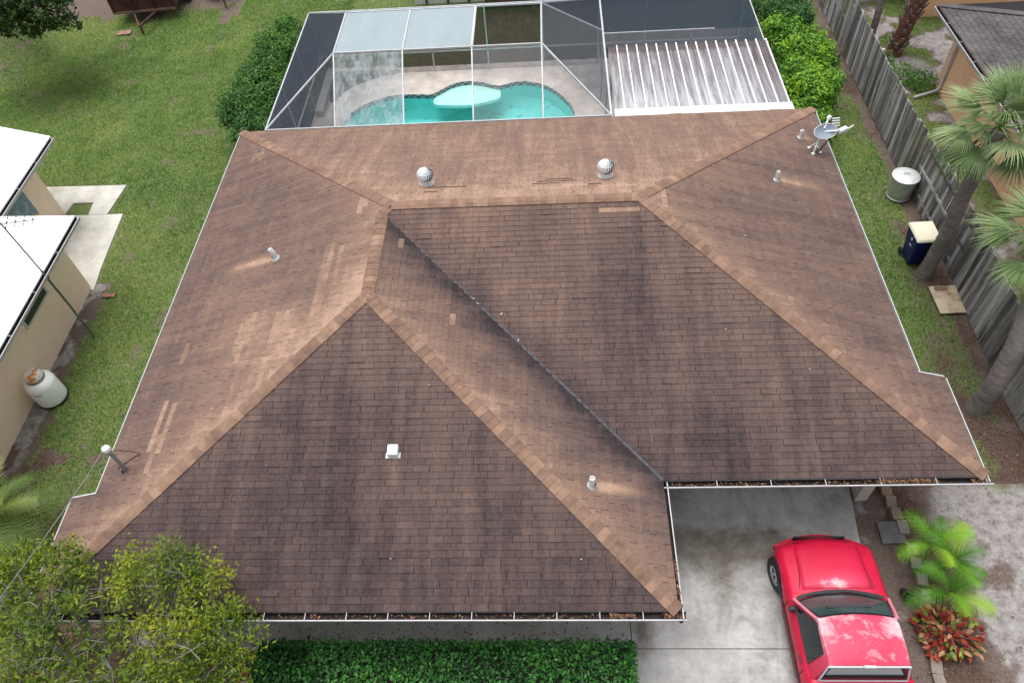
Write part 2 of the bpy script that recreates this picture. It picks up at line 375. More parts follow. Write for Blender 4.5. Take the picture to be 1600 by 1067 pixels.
# ------------------------------------------------------------------ the main house
PA, PB, PJ, PF, PL, PP, YL, YR = 5.95, 5.753, .58, 8.4019, 5.5044, .3141, -6.1898, -3.7038
Z1 = 2.45; HR = Z1+PP*PA; ZW = HR-PP*(PA-PB); Z2 = Z1+PP*PJ; XW = -(PA-PB); XR = -PA+2*PB
V3 = lambda *a: np.array(a,float)
K = dict(rL=V3(0,0,HR), rR=V3(PL,0,HR), ws=V3(XW,XW,ZW), ap=V3(XW,-PF+PB,ZW), FL=V3(-PA,-PF,Z1), FR=V3(XR,-PF,Z1), inn=V3(XR,-PA,Z1),
         RF=V3(PL+PA,-PA,Z1), rjo=V3(PL+PA,YR,Z1), rji=V3(PL+PA-PJ,YR,Z2), RR=V3(PL+PA-PJ,PA-PJ,Z2), RL=V3(-PA+PJ,PA-PJ,Z2), lji=V3(-PA+PJ,YL,Z2), ljo=V3(-PA,YL,Z1))
sl_ = math.sqrt(1+PP*PP)
PL_ = {  # name: (corner loop, origin, along-eave dir, up-slope dir)
 'wing_front': (['FL','FR','ap'], K['FL'], V3(1,0,0), V3(0,1,PP)/sl_),
 'main_front': (['inn','RF','rR','rL','ws'], V3(0,-PA,Z1), V3(1,0,0), V3(0,1,PP)/sl_),
 'left': (['RL','rL','ws','ap','FL','ljo','lji'][::-1], V3(-PA,0,Z1), V3(0,-1,0), V3(1,0,PP)/sl_),
 'wing_right': (['FR','inn','ws','ap'], K['FR'], V3(0,1,0), V3(-1,0,PP)/sl_),
 'right': (['RF','rjo','rji','RR','rR'], K['RF'], V3(0,1,0), V3(-1,0,PP)/sl_),
 'rear': (['RR','RL','rL','rR'], K['RR'], V3(-1,0,0), V3(0,-1,PP)/sl_),
}
def seg_d(P, a, b):
    d = b-a; t = np.clip(((P-a)@d)/(d@d),0,1); return np.linalg.norm(P-(a+t[:,None]*d),axis=1)
def plane_nk(pl):
    lp, O, u, v = PL_[pl]; n = np.cross(u,v); n = n/np.linalg.norm(n); return n, n@O
def px_uv(pl, x, y):
    n, k = plane_nk(pl); P = on_plane(x,y,n,k); O,u,v = PL_[pl][1:]; return (P-O)@u, (P-O)@v
def on_roof(pl, x, y): n, k = plane_nk(pl); return on_plane(x,y,n,k)
# pale replaced shingle runs (photo survey): plane, start, end, courses wide, value
RUNS = [('left',(521,378),(487,500),2,.86),('left',(540,388),(520,440),1,.8),('left',(452,485),(418,600),4,.84),('left',(470,500),(440,590),2,.78),('left',(388,500),(357,562),2,.88),('left',(405,488),(380,545),1,.9),
 ('left',(296,530),(282,572),1,.85),('left',(256,638),(232,697),1,.98),('left',(272,640),(246,700),1,.98),('left',(246,690),(218,748),1,.9),('left',(330,470),(318,500),1,.7),('left',(318,640),(305,668),1,.75),
 ('left',(415,232),(395,252),3,.8),('left',(575,306),(562,330),2,.95),
 ('main_front',(875,320),(998,313),1,1.),('main_front',(928,328),(992,324),1,1.05),('right',(1034,288),(1042,327),1,1.1),
 ('rear',(668,297),(735,292),1,-.3),('rear',(847,284),(888,281),1,-.3),('rear',(845,290),(868,288),1,-.3),('rear',(664,302),(684,301),1,-.25),('rear',(918,288),(940,286),1,-.3),
 ('rear',(880,292),(920,289),1,1.),('rear',(930,295),(985,288),1,1.),('rear',(840,297),(880,294),1,1.),('wing_right',(687,490),(696,487),1,-.3),('wing_right',(700,499),(722,506),1,.95),
 ('wing_right',(620,378),(636,384),1,.9)]
RUNUV = []
for pl, a, b, w, val in RUNS:
    ua, va = px_uv(pl,*a); ub, vb = px_uv(pl,*b); RUNUV.append((pl, min(ua,ub)-.05, max(ua,ub)+.05, (va+vb)/2, w, val))
WASH = [('left',(432,402),1.9,.14,.42),('right',(1213,280),1.5,.12,.40),('right',(1250,214),.5,.10,.3),('wing_right',(926,758),1.2,.13,.5),('wing_front',(615,708),1.0,.12,.22)]
WASHUV = [(pl,*px_uv(pl,*p),L_,w,val) for pl,p,L_,w,val in WASH]
DARK = [('main_front',(985,400),.75,1.6,.16),('main_front',(1135,700),.45,1.3,.18),('main_front',(975,520),.5,1.5,.13),('main_front',(830,400),.5,.8,.10),('wing_front',(480,620),.7,1.0,.12),('wing_front',(545,650),.45,1.2,.10),('wing_front',(450,760),.8,.8,.12),('wing_front',(520,840),.5,1.2,.12),('right',(1270,350),.8,.5,.1),('left',(400,320),1.5,1.,.06)]
DARKUV = [(pl,*px_uv(pl,*p),wu,wv,val) for pl,p,wu,wv,val in DARK]
def tanfield(pl, P, u, v):
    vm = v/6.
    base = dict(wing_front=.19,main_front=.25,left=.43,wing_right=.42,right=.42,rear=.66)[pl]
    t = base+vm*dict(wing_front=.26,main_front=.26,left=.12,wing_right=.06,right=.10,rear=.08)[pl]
    if pl == 'left':
        d = seg_d(P,K['ap'],K['FL']); t = t+.34*np.exp(-(d/.75)**2); t = t+.16*np.exp(-(seg_d(P,K['rL'],K['ap'])/1.1)**2)+.1*np.exp(-(seg_d(P,K['RL'],K['rL'])/.5)**2)
        t = t+.22*np.exp(-((P[:,1]+2.7)/1.6)**2)*sstep(.9,3.5,v)*sstep(4.8,2.6,v)
    if pl == 'wing_right':
        d = seg_d(P,K['ap'],K['FR']); t = t+.30*np.exp(-(d/.55)**2); d2 = seg_d(P,K['ws'],K['inn']); t = t-.42*np.exp(-(d2/.42)**2)
    if pl == 'main_front': d2 = seg_d(P,K['ws'],K['inn']); t = t-.12*np.exp(-(d2/.35)**2)
    if pl == 'right':
        d = seg_d(P,K['rR'],K['RF']); t = t+.24*np.exp(-(d/.6)**2)+.08*np.exp(-(seg_d(P,K['rR'],K['RR'])/.7)**2)
    if pl == 'rear': t = t+.14*np.exp(-((v-5.4)/.8)**2)
    for q, u0, v0, L_, w, val in WASHUV:
        if q == pl: t = t+val*np.exp(-((u-u0)/w)**2)*sstep(v0+.03,v0-.08,v)*sstep(v0-L_,v0-L_*.35,v)
    for q, u0, v0, wu, wv, val in DARKUV:
        if q == pl: t = t-val*np.exp(-((u-u0)/wu)**2-((v-v0)/wv)**2)
    return t
def clip_rect(poly, u0, u1, v0, v1):
    def cl(p, ax, val, sgn):
        out = []
        for i in range(len(p)):
            a = p[i]; b = p[(i+1)%len(p)]; da = sgn*(a[ax]-val); db = sgn*(b[ax]-val)
            if da >= 0: out.append(a)
            if (da > 0 > db) or (da < 0 < db): t = da/(da-db); out.append((a[0]+t*(b[0]-a[0]), a[1]+t*(b[1]-a[1])))
        return out
    for ax, val, s in ((0,u0,1),(0,u1,-1),(1,v0,1),(1,v1,-1)):
        poly = cl(poly, ax, val, s)
        if len(poly) < 3: return []
    out = []
    for p in poly:
        if not out or abs(p[0]-out[-1][0])+abs(p[1]-out[-1][1]) > 1e-4: out.append(p)
    if len(out) > 2 and abs(out[0][0]-out[-1][0])+abs(out[0][1]-out[-1][1]) < 1e-4: out.pop()
    ar = sum(out[i][0]*out[(i+1)%len(out)][1]-out[(i+1)%len(out)][0]*out[i][1] for i in range(len(out)))/2 if len(out) > 2 else 0
    return out if abs(ar) > 2e-4 else []
EXP, TW = .127, .305
house = thing('shingled_house', 'large L-shaped house with a stained brown hip shingle roof in the middle', 'house')
rmb = MB()
tabs = []
for pl, (lp, O, ud, vd) in PL_.items():
    nrm = np.cross(ud,vd); loop = [K[k] for k in lp]; rmb.poly([p-nrm*.012 for p in loop])
    sub = [((p-O)@ud,(p-O)@vd) for p in loop]
    us = [p[0] for p in sub]; vs = [p[1] for p in sub]; drift = 0
    for k in range(int((max(vs)+.02)/EXP)+1):
        v0 = k*EXP; off = (k%2)*TW/2+random.choice((0,0,.05,-.05,.1)); lastr = 0
        for i in range(int((min(us)-.6)/TW)-1, int((max(us)+.6)/TW)+2):
            g = random.choice((.003,.004,.006,.008,.010)); u0 = i*TW+off+g; u1 = (i+1)*TW+off
            if (i+k) % 3 == 0: lastr = random.random()
            rr = .5*lastr+.5*random.random()
            cu = (u0+u1)/2; cv = v0+EXP/2; ov = None
            for q, a, b, vc, w, val in RUNUV:
                if q == pl and a <= cu <= b and abs(cv-vc) <= EXP*w*.5+.002: ov = val+random.uniform(-.08,.08)
            p = clip_rect(sub, u0, u1, v0+(.0008 if ov is None or ov >= 0 else EXP*.5), v0+EXP)
            if not p: continue
            if ov is not None and ov < 0: ov = None
            lift = random.uniform(.007,.012)+(.012 if random.random() < .02 else 0)
            if ov is not None and ov < 0: lift = .004
            near = any(q == pl and abs(cu-wu) < w*3+.15 and wv-L_-.2 < cv < wv+.15 for q,wu,wv,L_,w,val in WASHUV)
            parts_ = [p] if not near else [clip_rect(p, u0+(u1-u0)*j/5, u0+(u1-u0)*(j+1)/5, v0, v0+EXP) for j in range(5)]
            for p in parts_:
                if not p: continue
                top = [O+ud*a+vd*b+nrm*(.003+lift*(1-(b-v0)/EXP)) for a,b in p]; bot = [O+ud*a+vd*b-nrm*.010 for a,b in p]
                tabs.append((pl, top, bot, p, rr, ov))
# stain value per vertex
for pl in PL_:
    ids = [i for i,t in enumerate(tabs) if t[0] == pl]; P = np.concatenate([np.array(tabs[i][1]) for i in ids]); UV = np.concatenate([np.array(tabs[i][3]) for i in ids])
    tv = tanfield(pl, P, UV[:,0], UV[:,1]); q = 0
    for i in ids:
        n = len(tabs[i][3]); t = tv[q:q+n]; q += n
        if tabs[i][5] is not None: t = .36*t+.64*tabs[i][5]
        tabs[i] = tabs[i]+(t,)
def tab_area(t):
    q = [pj(p) for p in t[1]]; a = abs(sum(q[i][0]*q[(i+1)%len(q)][1]-q[(i+1)%len(q)][0]*q[i][1] for i in range(len(q))))/2
    c = np.mean(q,0); return a if (410 < c[0] < 1595 and 0 < c[1] < 1060) else 0
order = sorted(range(len(tabs)), key=lambda i: -tab_area(tabs[i])); single = set(order[:300])
def tab_mesh(name, ts):
    V = []; Fc = []; tan = []; rnd = []; uvs = []
    for pl, top, bot, uv, rr, ov, tv in ts:
        n = len(top); b = len(V); V += [tuple(p) for p in top]+[tuple(p) for p in bot]
        Fc.append(tuple(range(b,b+n))); uvs += uv
        for i in range(n): j = (i+1)%n; Fc.append((b+j,b+i,b+n+i,b+n+j)); uvs += [uv[j],uv[i],uv[i],uv[j]]
        tan += list(tv)*2; rnd += [rr]*(2*n)
    me = bpy.data.meshes.new(name); me.from_pydata(V,[],Fc); me.update()
    for nm, a in (('tan',tan),('rnd',rnd)): x = me.attributes.new(nm,'FLOAT','POINT'); x.data.foreach_set('value', np.array(a,np.float32))
    ul = me.uv_layers.new(name='UVMap'); ul.data.foreach_set('uv', np.array(uvs,np.float32).ravel()); me.materials.append(MAT['shingle']); return me
roof = rmb.build('roof', MAT['underlay'], house)
sf = link('shingle_field', tab_mesh('shingle_field',[t for i,t in enumerate(tabs) if i not in single]), None, roof); sf['kind'] = 'stuff'
for i in order[:300]: link('shingle', tab_mesh('shingle',[tabs[i]]), None, roof)

# ridge and hip caps: bent pieces lapped along each line
capmesh = []
def cap_mesh(half, drop, L_):
    mb = MB(); vs = []
    for y, z in ((0,.014),(L_,.004)):
        for x, dz in ((-half,-drop),(-half*.35,-drop*.18),(half*.35,-drop*.18),(half,-drop)): vs.append((x,y,z+dz))
    for y, z in ((0,.006),(L_,-.006)):
        for x, dz in ((-half,-drop),(-half*.35,-drop*.18),(half*.35,-drop*.18),(half,-drop)): vs.append((x,y,z+dz))
    fs = [(i,i+1,i+5,i+4) for i in range(3)]+[(8+i,9+i,i+1,i) for i in range(3)]+[(8,0,4,12),(3,11,15,7)]
    mb.vf(vs, fs); return mb.mesh('ridge_cap', MAT['cap'])
CE = .165
hipm = cap_mesh(.135,.135*PP*.72,CE+.03); ridm = cap_mesh(.14,.14*PP,CE+.03)
def hipmat(c, i):
    m = M('ridge_cap_shingle', c, .95, .22, 5, bump=.6, c2=tuple(x*.55 for x in c), thr=(.55,.75), sc2=1.6); return m
capm = [hipmat(c,0) for c in ((.225,.138,.098),(.205,.126,.092),(.245,.152,.108),(.19,.117,.088),(.27,.170,.122))]
hips = [('FL','ap',1),('FR','ap',1),('RF','rR',1),('RL','rL',1),('RR','rR',1),('rL','rR',0),('ap','ws',0),('ws','rL',1)]
caps = []
for a, b, hip in hips:
    A, B = K[a], K[b]; L_ = np.linalg.norm(B-A); d = (B-A)/L_; n = max(1,int(L_/CE))
    for i in range(n):
        c0 = A+d*(L_*i/n); Y = Vector(d); X = Y.cross(Vector((0,0,1))).normalized(); Z = X.cross(Y)
        mt = Matrix([[X[j],Y[j],Z[j],c0[j]+Z[j]*.02] for j in range(3)]+[[0,0,0,1]]); caps.append((hip, mt, c0))
capvis = sorted(range(len(caps)), key=lambda i: np.linalg.norm(caps[i][2]-CAMC))
hmesh = {}
for hip, src in ((1,hipm),(0,ridm)):
    for j, m_ in enumerate(capm): me = src.copy(); me.materials.clear(); me.materials.append(m_); hmesh[hip,j] = me
restmb = MB()
for r_, i in enumerate(capvis):
    hip, mt, c0 = caps[i]
    if r_ < 300:
        o = link('ridge_cap', hmesh[hip, random.choice((0,0,1,1,2,3,4))], None, roof); o.matrix_local = mt @ Matrix.Rotation(random.uniform(-.02,.02),4,'Z')
    else:
        src = ridm if not hip else hipm; restmb.vf([mt@v.co for v in src.vertices],[tuple(p.vertices) for p in src.polygons])
if restmb.v: o = restmb.build('ridge_cap_field', MAT['cap'], roof); o['kind'] = 'stuff'
# open valley: dark metal strip over the joint
mb = MB(); A = K['inn']; B = K['ws']
mb.bar(A+V3(0,0,.012), B+V3(0,0,.004), .055, .008); mb.build('valley_flashing', M('valley_metal',(.07,.075,.085),.6,.3,9,.3), roof)

# fascia, gutters, walls
gut = MB()
def gutter(mb, a, b, out, z, w=.125, back=.0, h=.11):
    """open trough from a to b, out = unit vector away from the wall"""
    a = V3(a[0],a[1],z); b = V3(b[0],b[1],z); o = V3(out[0],out[1],0); up = V3(0,0,1)
    prof = [(0,.0),(0,-h),(w*.7,-h),(w,-.02),(w,.012),(w-.02,.012),(w-.02,-.015),(w*.65,-h+.015),(.012,-h+.015),(.012,0)]
    pa = [a+o*(x+back)+up*y for x,y in prof]; pb = [b+o*(x+back)+up*y for x,y in prof]; n = len(prof); base = len(mb.v)
    mb.v += [tuple(p) for p in pa+pb]
    for i in range(n):
        mb.f.append((base+i,base+(i+1)%n,base+n+(i+1)%n,base+n+i)); mb.m.append(1 if i in (5,6,7,8,9) else 0)
    mb.f.append(tuple(base+i for i in range(n))[::-1]); mb.m.append(0); mb.f.append(tuple(base+n+i for i in range(n))); mb.m.append(0)
def gut_obj(a, b, out, z, w=.125, every=.72, parent=None, strap=True, dark_in=True, back=.0):
    mb = MB(); gutter(mb, a, b, out, z, w, back); o = mb.build('gutter', [MAT['white'], MAT['gutin'] if dark_in else MAT['white']], parent)  # inner faces of the trough take the darker colour
    if strap:
        a = V3(a[0],a[1],z+.014); b = V3(b[0],b[1],z+.014); L_ = np.linalg.norm(b-a); n = max(1,int(L_/every)); ou = V3(out[0],out[1],0)
        me = None
        for i in range(1,n):
            c = a+(b-a)*(i/n); m2 = MB(); m2.bar((0,0,0), tuple(ou*(w+back)), .013, .006)
            me = me or m2.mesh('strap', MAT['white']); s_ = link('strap', me, None, o); s_.location = c
    return o
def gz_(k): return k-.035
gut_obj(K['FL'], K['FR']+V3(.13,0,0), (0,-1), gz_(Z1), parent=house, back=.0, w=.15)
gut_obj(K['FR']+V3(0,-.16,0), K['inn']-V3(0,.03,0), (1,0), gz_(Z1), .085, 1.6, house)
gut_obj(K['inn'], K['RF']+V3(.10,0,0), (0,-1), gz_(Z1), parent=house, back=.0, w=.15, every=.86)
gut_obj(K['RF']+V3(0,-.1,0), K['rjo'], (1,0), gz_(Z1), .06, 1.6, house, True, False)
gut_obj(K['rji']+V3(0,.03,0), K['RR'], (1,0), gz_(Z2), .075, 2.2, house, False, False)
gut_obj(K['RL'], K['lji'], (-1,0), gz_(Z2), .055, 2.2, house, False, False)
gut_obj(K['ljo'], K['FL'], (-1,0), gz_(Z1), .05, 2.2, house, False, False)
mb = MB()
for a, b in (('FL','FR'),('FR','inn'),('inn','RF'),('RF','rjo'),('rjo','rji'),('rji','RR'),('RR','RL'),('RL','lji'),('lji','ljo'),('ljo','FL')):
    A, B = K[a], K[b]; lo = .17
    mb.poly([A-V3(0,0,.012),B-V3(0,0,.012),B-V3(0,0,lo),A-V3(0,0,lo)])
mb.build('fascia', MAT['white'], house)
mb = MB()
for loop in (['ljo','lji'],['rjo','rji']):
    A, B = K[loop[0]], K[loop[1]]; dd = (B-A)/np.linalg.norm(B-A); mb.bar(A+V3(0,.015,.006), B+V3(0,.015,.006), .03, .03)
mb.build('drip_edge', MAT['white'], house)
mb = MB(); WZ = 2.3
mb.box(-5.3,4.9,-7.4,-5.4,-.05,WZ); mb.box(-4.75,4.9,-5.4,4.75,-.05,WZ+.1); mb.box(4.9,10.25,-1.2,4.75,-.05,WZ+.1); mb.box(10.0,10.25,-5.2,-1.2,-.05,WZ)
mb.build('wall', MAT['cream'], house)
mb = MB()  # soffit closes the overhangs
for pts, z in ((rect(-5.93,5.54,-8.38,YL-.02),Z1-.16),(rect(5.54,11.43,-5.92,-3.7),Z1-.16)): mb.poly([(x,y,z) for x,y in pts])
mb.build('soffit', MAT['white'], house)
# ------------------------------------------------------------------ neighbour house on the left (white roof)
nl = thing('white_roofed_house', 'beige stucco house with flat bright white roof at the left edge', 'house', (-12,0,0))
def W(o, p): return Vector(p)-o.location
def lm(o, mb, name, mat, **kw):   # world coordinates -> child of o
    mb.v = [tuple(Vector(v)-o.location) for v in mb.v]; return mb.build(name, mat, o, **kw)
def roofslab(name, x1, y0, y1, z1, slope, x0=-19):
    mb = MB(); zl = z1+slope*(x1-x0)
    mb.vf([(x0,y0,zl),(x1,y0,z1),(x1,y1,z1),(x0,y1,zl),(x0,y0,zl-.12),(x1,y0,z1-.12),(x1,y1,z1-.12),(x0,y1,zl-.12)],[(0,1,2,3),(7,6,5,4),(4,5,1,0),(5,6,2,1),(6,7,3,2),(7,4,0,3)])
    return lm(nl, mb, name, MAT['whiteroof'])
roofslab('roof', -9.2, -14, 2.13, 2.5, .03)
mb = MB(); mb.vf([(-19,7.95,2.74),(-19,-2,2.74),(-11.42,-2,2.5),(-11.42,5.76,2.5),(-19,7.95,2.6),(-19,-2,2.6),(-11.42,-2,2.36),(-11.42,5.76,2.36)],[(0,1,2,3),(7,6,5,4),(0,3,7,4),(3,2,6,7),(2,1,5,6),(1,0,4,5)])
ob = lm(nl, mb, 'roof', MAT['whiteroof']); ob.location.z = .004
mb = MB(); mb.box(-18.5,-9.93,-13.5,1.85,-.05,2.36); lm(nl, mb, 'wall', MAT['beige'])
mb = MB(); mb.box(-18.5,-12.04,1.853,5.1,-.05,2.36); lm(nl, mb, 'wall', MAT['beige'])
def gut_w(par, a, b, out, z, w, every, **k):
    o = par.location; g = gut_obj((a[0]-o.x,a[1]-o.y),(b[0]-o.x,b[1]-o.y),out,z-o.z,w,every,par,**k); return g
gut_w(nl, (-9.2,-13),(-9.2,2.12),(1,0),2.47,.13,1.35)
gut_w(nl, (-11.42,2.2),(-11.42,5.70),(1,0),2.47,.13,.9)
mb = MB(); a = atp(66,457,0,-9.92); b = atp(42,508,0,-9.92)
y0, y1 = -.75,.42
mb.box(-9.93,-9.90,y0-.07,y1+.07,1.30,1.36); mb.box(-9.93,-9.90,y0-.07,y1+.07,2.26,2.32); mb.box(-9.93,-9.90,y0-.07,y0,1.36,2.26); mb.box(-9.93,-9.90,y1,y1+.07,1.36,2.26)
wf_ = lm(nl, mb, 'window_frame', MAT['cream'])
GLASS = NT('dark_window_glass'); GLASS.bsdf((.03,.04,.045), .06, 0, .6); GLASS = GLASS.m
mb = MB(); mb.box(-.012,0,y0,y1,1.362,2.258); mb.v = [(v[0]+2.095,v[1],v[2]) for v in mb.v]; mb.build('pane', GLASS, wf_)
# torn blue-grey awning cloth over the recess window
mb = MB(); n = 14
TARP = M('blue_grey_tarp', (.17,.25,.30), .6, .25, 5, c2=(.28,.36,.41), thr=(.5,.7))
vs = []
for i in range(n+1):
    y = 2.4+ (4.15-2.4)*i/n; vs += [(-12.02,y,2.3),(-11.97+.02*math.sin(i*2.1),y,1.02+.10*math.sin(i*1.7)+.05*math.sin(i*4.3))]
mb.vf(vs,[(2*i,2*i+2,2*i+3,2*i+1) for i in range(n)]); mb.vf([(x-.012,y,z) for x,y,z in vs],[(2*i+1,2*i+3,2*i+2,2*i) for i in range(n)]); lm(nl, mb, 'awning_cloth', TARP)

# ------------------------------------------------------------------ neighbour house on the right (orange)
nr = thing('orange_house', 'orange stucco house with dark grey shingle roof at the right edge', 'house', (19,4,0))
SH2 = NT('grey_shingle'); p = SH2.pos(); c = SH2.ramp(SH2.noise(p,(1.2,1.2,1.2),6,.65),[(.3,(.055,.052,.056)),(.7,(.15,.135,.135))]); c = SH2.mix(.4,c,SH2.ramp(SH2.noise(p,60,3,.7),[(.3,.3),(.7,.7)]),'OVERLAY'); SH2.bsdf(c,.95,0,.15); SH2 = SH2.m
ex, ey, ez, ps, by = 16.1, 10.83, 2.5, .30, -9
hipx = 4.4
def nrpt(x,y,z): return (x-19,y-4,z)
ap1 = (ex+hipx, ey-hipx, ez+ps*hipx)
mb = MB(); rp = [(ex,ey,ez),(ex,by,ez),(ex+hipx,by+hipx,ap1[2]),ap1]; mb.poly([nrpt(*q) for q in rp]); mb.poly([nrpt(ex,ey,ez),nrpt(*ap1),nrpt(ex+2*hipx,ey,ez)][::1]); mb.poly([nrpt(*ap1),nrpt(ex+hipx,by+hipx,ap1[2]),nrpt(ex+2*hipx,by,ez),nrpt(ex+2*hipx,ey,ez)])
nroof = mb.build('roof', MAT['underlay'], nr)
# shingles on the slope that faces the fence: bigger ones as parts
us = 0; ntabs = []
slope = math.sqrt(1+ps*ps); N_ = V3(-ps,0,1)/slope
sub = [(10.83-y, (x-ex)*slope) for x,y,z in rp]
for k in range(int(hipx*slope/.15)+1):
    for i in range(int((ey-by)/.32)+1):
        u0 = i*.32+(k%2)*.16; p = clip_rect(sub, u0+.006, u0+.314, k*.15, k*.15+.15)
        if not p: continue
        O = V3(ex,ey,ez); top = [O+V3(0,-1,0)*a+V3(1,0,ps)/slope*b+N_*(.008+.012*(1-(b-k*.15)/.15)) for a,b in p]
        if top[0][1] > -4: ntabs.append(top)
def px_ok(t): q = pj(np.mean(t,0)); return 1465 < q[0] < 1600 and 0 < q[1] < 130
ntabs.sort(key=lambda t: not px_ok(t))
def tabm(name, ts):
    mb = MB()
    for t in ts:
        n = len(t); b = [q-N_*.02 for q in t]; mb.vf([tuple(q-V3(19,4,0)) for q in t]+[tuple(q-V3(19,4,0)) for q in b],[tuple(range(n))]+[(i,n+i,n+(i+1)%n,(i+1)%n) for i in range(n)])
    return mb.mesh(name, SH2)
nv = min(300, sum(px_ok(t) for t in ntabs))
for t in ntabs[:nv]: link('shingle', tabm('shingle',[t]), None, nroof)
o = link('shingle_field', tabm('shingle_field', ntabs[nv:]), None, nroof); o['kind'] = 'stuff'
mb = MB(); mb.bar(nrpt(ex,ey,ez+.02), nrpt(ap1[0],ap1[1],ap1[2]+.02), .26, .02); mb.build('hip_cap', SH2, nroof)
mb = MB(); mb.box(16.7-19,24-19,by+.6-4,ey-.65-4,-.05,2.42); mb.build('wall', MAT['orange'], nr)
gut_obj((ex-19,by-4),(ex-19,ey-4),(-1,0),ez-.02,.13,1.1,nr)
mb = MB(); mb.tube([nrpt(16.02,9.7,2.40),nrpt(16.35,9.73,2.15),nrpt(16.62,9.75,1.95),nrpt(16.64,9.75,.25),nrpt(16.55,9.7,.12),nrpt(15.75,9.45,.06)],.045,8); mb.build('downspout', MAT['white'], nr, 40)
# far neighbours beyond the fence
fo = thing('orange_outbuilding', 'orange stucco wall behind the boot trunked palm near the top right', 'building', (19,16,0))
mb = MB(); mb.box(-1.55,4,-1.35,2.5,-.05,2.3); mb.build('wall', MAT['orange'], fo); mb = MB(); mb.box(-1.9,4.3,-1.7,2.9,2.3,2.42); mb.build('roof', SH2, fo)
sb = thing('blue_shed', 'pale blue shed wall behind the fence at the top edge', 'shed', (16,17,0))
mb = MB(); mb.box(-1.6,1.25,-.9,1.2,-.05,2.1); mb.build('wall', M('pale_blue_metal',(.42,.52,.56),.6,.08), sb); mb = MB(); mb.box(-1.7,1.35,-1.0,1.3,2.1,2.18); mb.build('roof', MAT['alu'], sb)
# ------------------------------------------------------------------ wooden fence
fn = thing('wooden_fence', 'weathered grey board fence between the side yard and the orange house', 'fence', (14.17,0,0))
pk = []
for j in range(5):
    mb = MB(); h = 1.86+.015*j; w = .07
    prism(mb, [(-.011,-w),(.011,-w),(.011,w),(-.011,w)], .02+.01*j, h); me = mb.mesh('picket', MAT['fence']); pk.append(me)
y = -7.5; i = 0
while y < 18.2:
    o = link('picket', pk[random.randrange(5)], None, fn); sag = .05*math.sin(y*.9)+.03*math.sin(y*2.7)
    o.location = (.03*math.sin(y*.5)+random.uniform(-.006,.006), y, random.uniform(-.03,.01)+sag*.5); o.rotation_euler = (random.uniform(-.012,.012), .02*math.sin(y*.6)+random.uniform(-.01,.01), random.uniform(-.06,.06)); y += .1465; i += 1
pm = MB(); pm.box(.0,.09,-.045,.045,0,1.8); pm = pm.mesh('post', MAT['fence']); rm = MB(); rm.box(.014,.052,-1.2,1.2,-.045,.045); rm = rm.mesh('rail', MAT['fence'])
y = -7.2
while y < 18:
    o = link('post', pm, None, fn); o.location = (.035,y,0)
    for z in (.3,.95,1.6): o = link('rail', rm, None, fn); o.location = (.004,y+1.2,z)
    y += 2.4
# ------------------------------------------------------------------ pool, deck
poolpx = [(-3.75,8.4),(-3.67,9.16),(-3.26,10.2),(-2.4,10.78),(-1.77,10.93),(-1.0,10.88),(-.66,10.86),(-.3,11.15),(.0,11.42),(.4,11.58),(.81,11.58),(1.3,11.42),(1.76,11.22),(2.2,11.38),(2.69,11.43),(3.2,11.26),(3.61,10.95),(4.0,10.4),(4.26,9.92),(4.42,9.16),(4.3,8.3),(3.6,7.5),(2.4,7.2),(.6,7.3),(-1.6,7.2),(-3.1,7.5)]
def smooth_loop(p, k=4):
    out = []; n = len(p)
    for i in range(n):
        a,b,c,d = [np.array(p[(i+j-1)%n]) for j in range(4)]
        for t in np.arange(k)/k: out.append(tuple(.5*((2*b)+(c-a)*t+(2*a-5*b+4*c-d)*t*t+(-a+3*b-3*c+d)*t**3)))
    return out
PLOOP = smooth_loop(poolpx)
def offset(loop, d):
    n = len(loop); out = []
    for i in range(n):
        a = np.array(loop[i-1]); c = np.array(loop[(i+1)%n]); t = (c-a)/np.linalg.norm(c-a); out.append(tuple(np.array(loop[i])+np.array([-t[1],t[0]])*d))
    return out
DK = .05; WL = -.02
def holed(outer, inner, z):
    from mathutils.geometry import tessellate_polygon
    pts = [Vector((x,y,z)) for x,y in outer+inner]; tris = tessellate_polygon([pts[:len(outer)], pts[len(outer):]]); m_ = MB()
    for t in tris:
        p = [pts[i] for i in t]
        if (p[1]-p[0]).cross(p[2]-p[0]).z < 0: p = p[::-1]
        m_.poly(p)
    return m_
COPE = offset(PLOOP, .0)
ext = offset(PLOOP, .035)
cen = np.mean(PLOOP,0)
if np.linalg.norm(np.array(ext[0])-cen) < np.linalg.norm(np.array(PLOOP[0])-cen): OS = -1
else: OS = 1
outer = [(-4.78,4.75),(10.35,4.75),(10.35,12.75),(-4.78,12.75)]
o = holed(outer, offset(PLOOP,.03*OS), DK).build('pool_deck', MAT['deck']); struct(o)
mb = MB()
for a,b in zip(outer, outer[1:]+outer[:1]): mb.poly([(a[0],a[1],DK),(b[0],b[1],DK),(b[0],b[1],-.2),(a[0],a[1],-.2)])
o = mb.build('pool_deck_edge', MAT['deck']); struct(o)
pool = thing('swimming_pool', 'free form turquoise swimming pool under the screen enclosure', 'pool', (0,0,0))
mb = MB(); n = len(PLOOP); o1 = offset(PLOOP,.03*OS); o2 = PLOOP; vs = []
rings = [(offset(PLOOP,.03*OS),DK),(offset(PLOOP,.03*OS),DK+.004),(PLOOP,DK+.004),(PLOOP,-.10)]
for lp,z in rings: vs += [(x,y,z) for x,y in lp]
mb.vf(vs,[(r*n+i,r*n+(i+1)%n,(r+1)*n+(i+1)%n,(r+1)*n+i) for r in range(3) for i in range(n)])
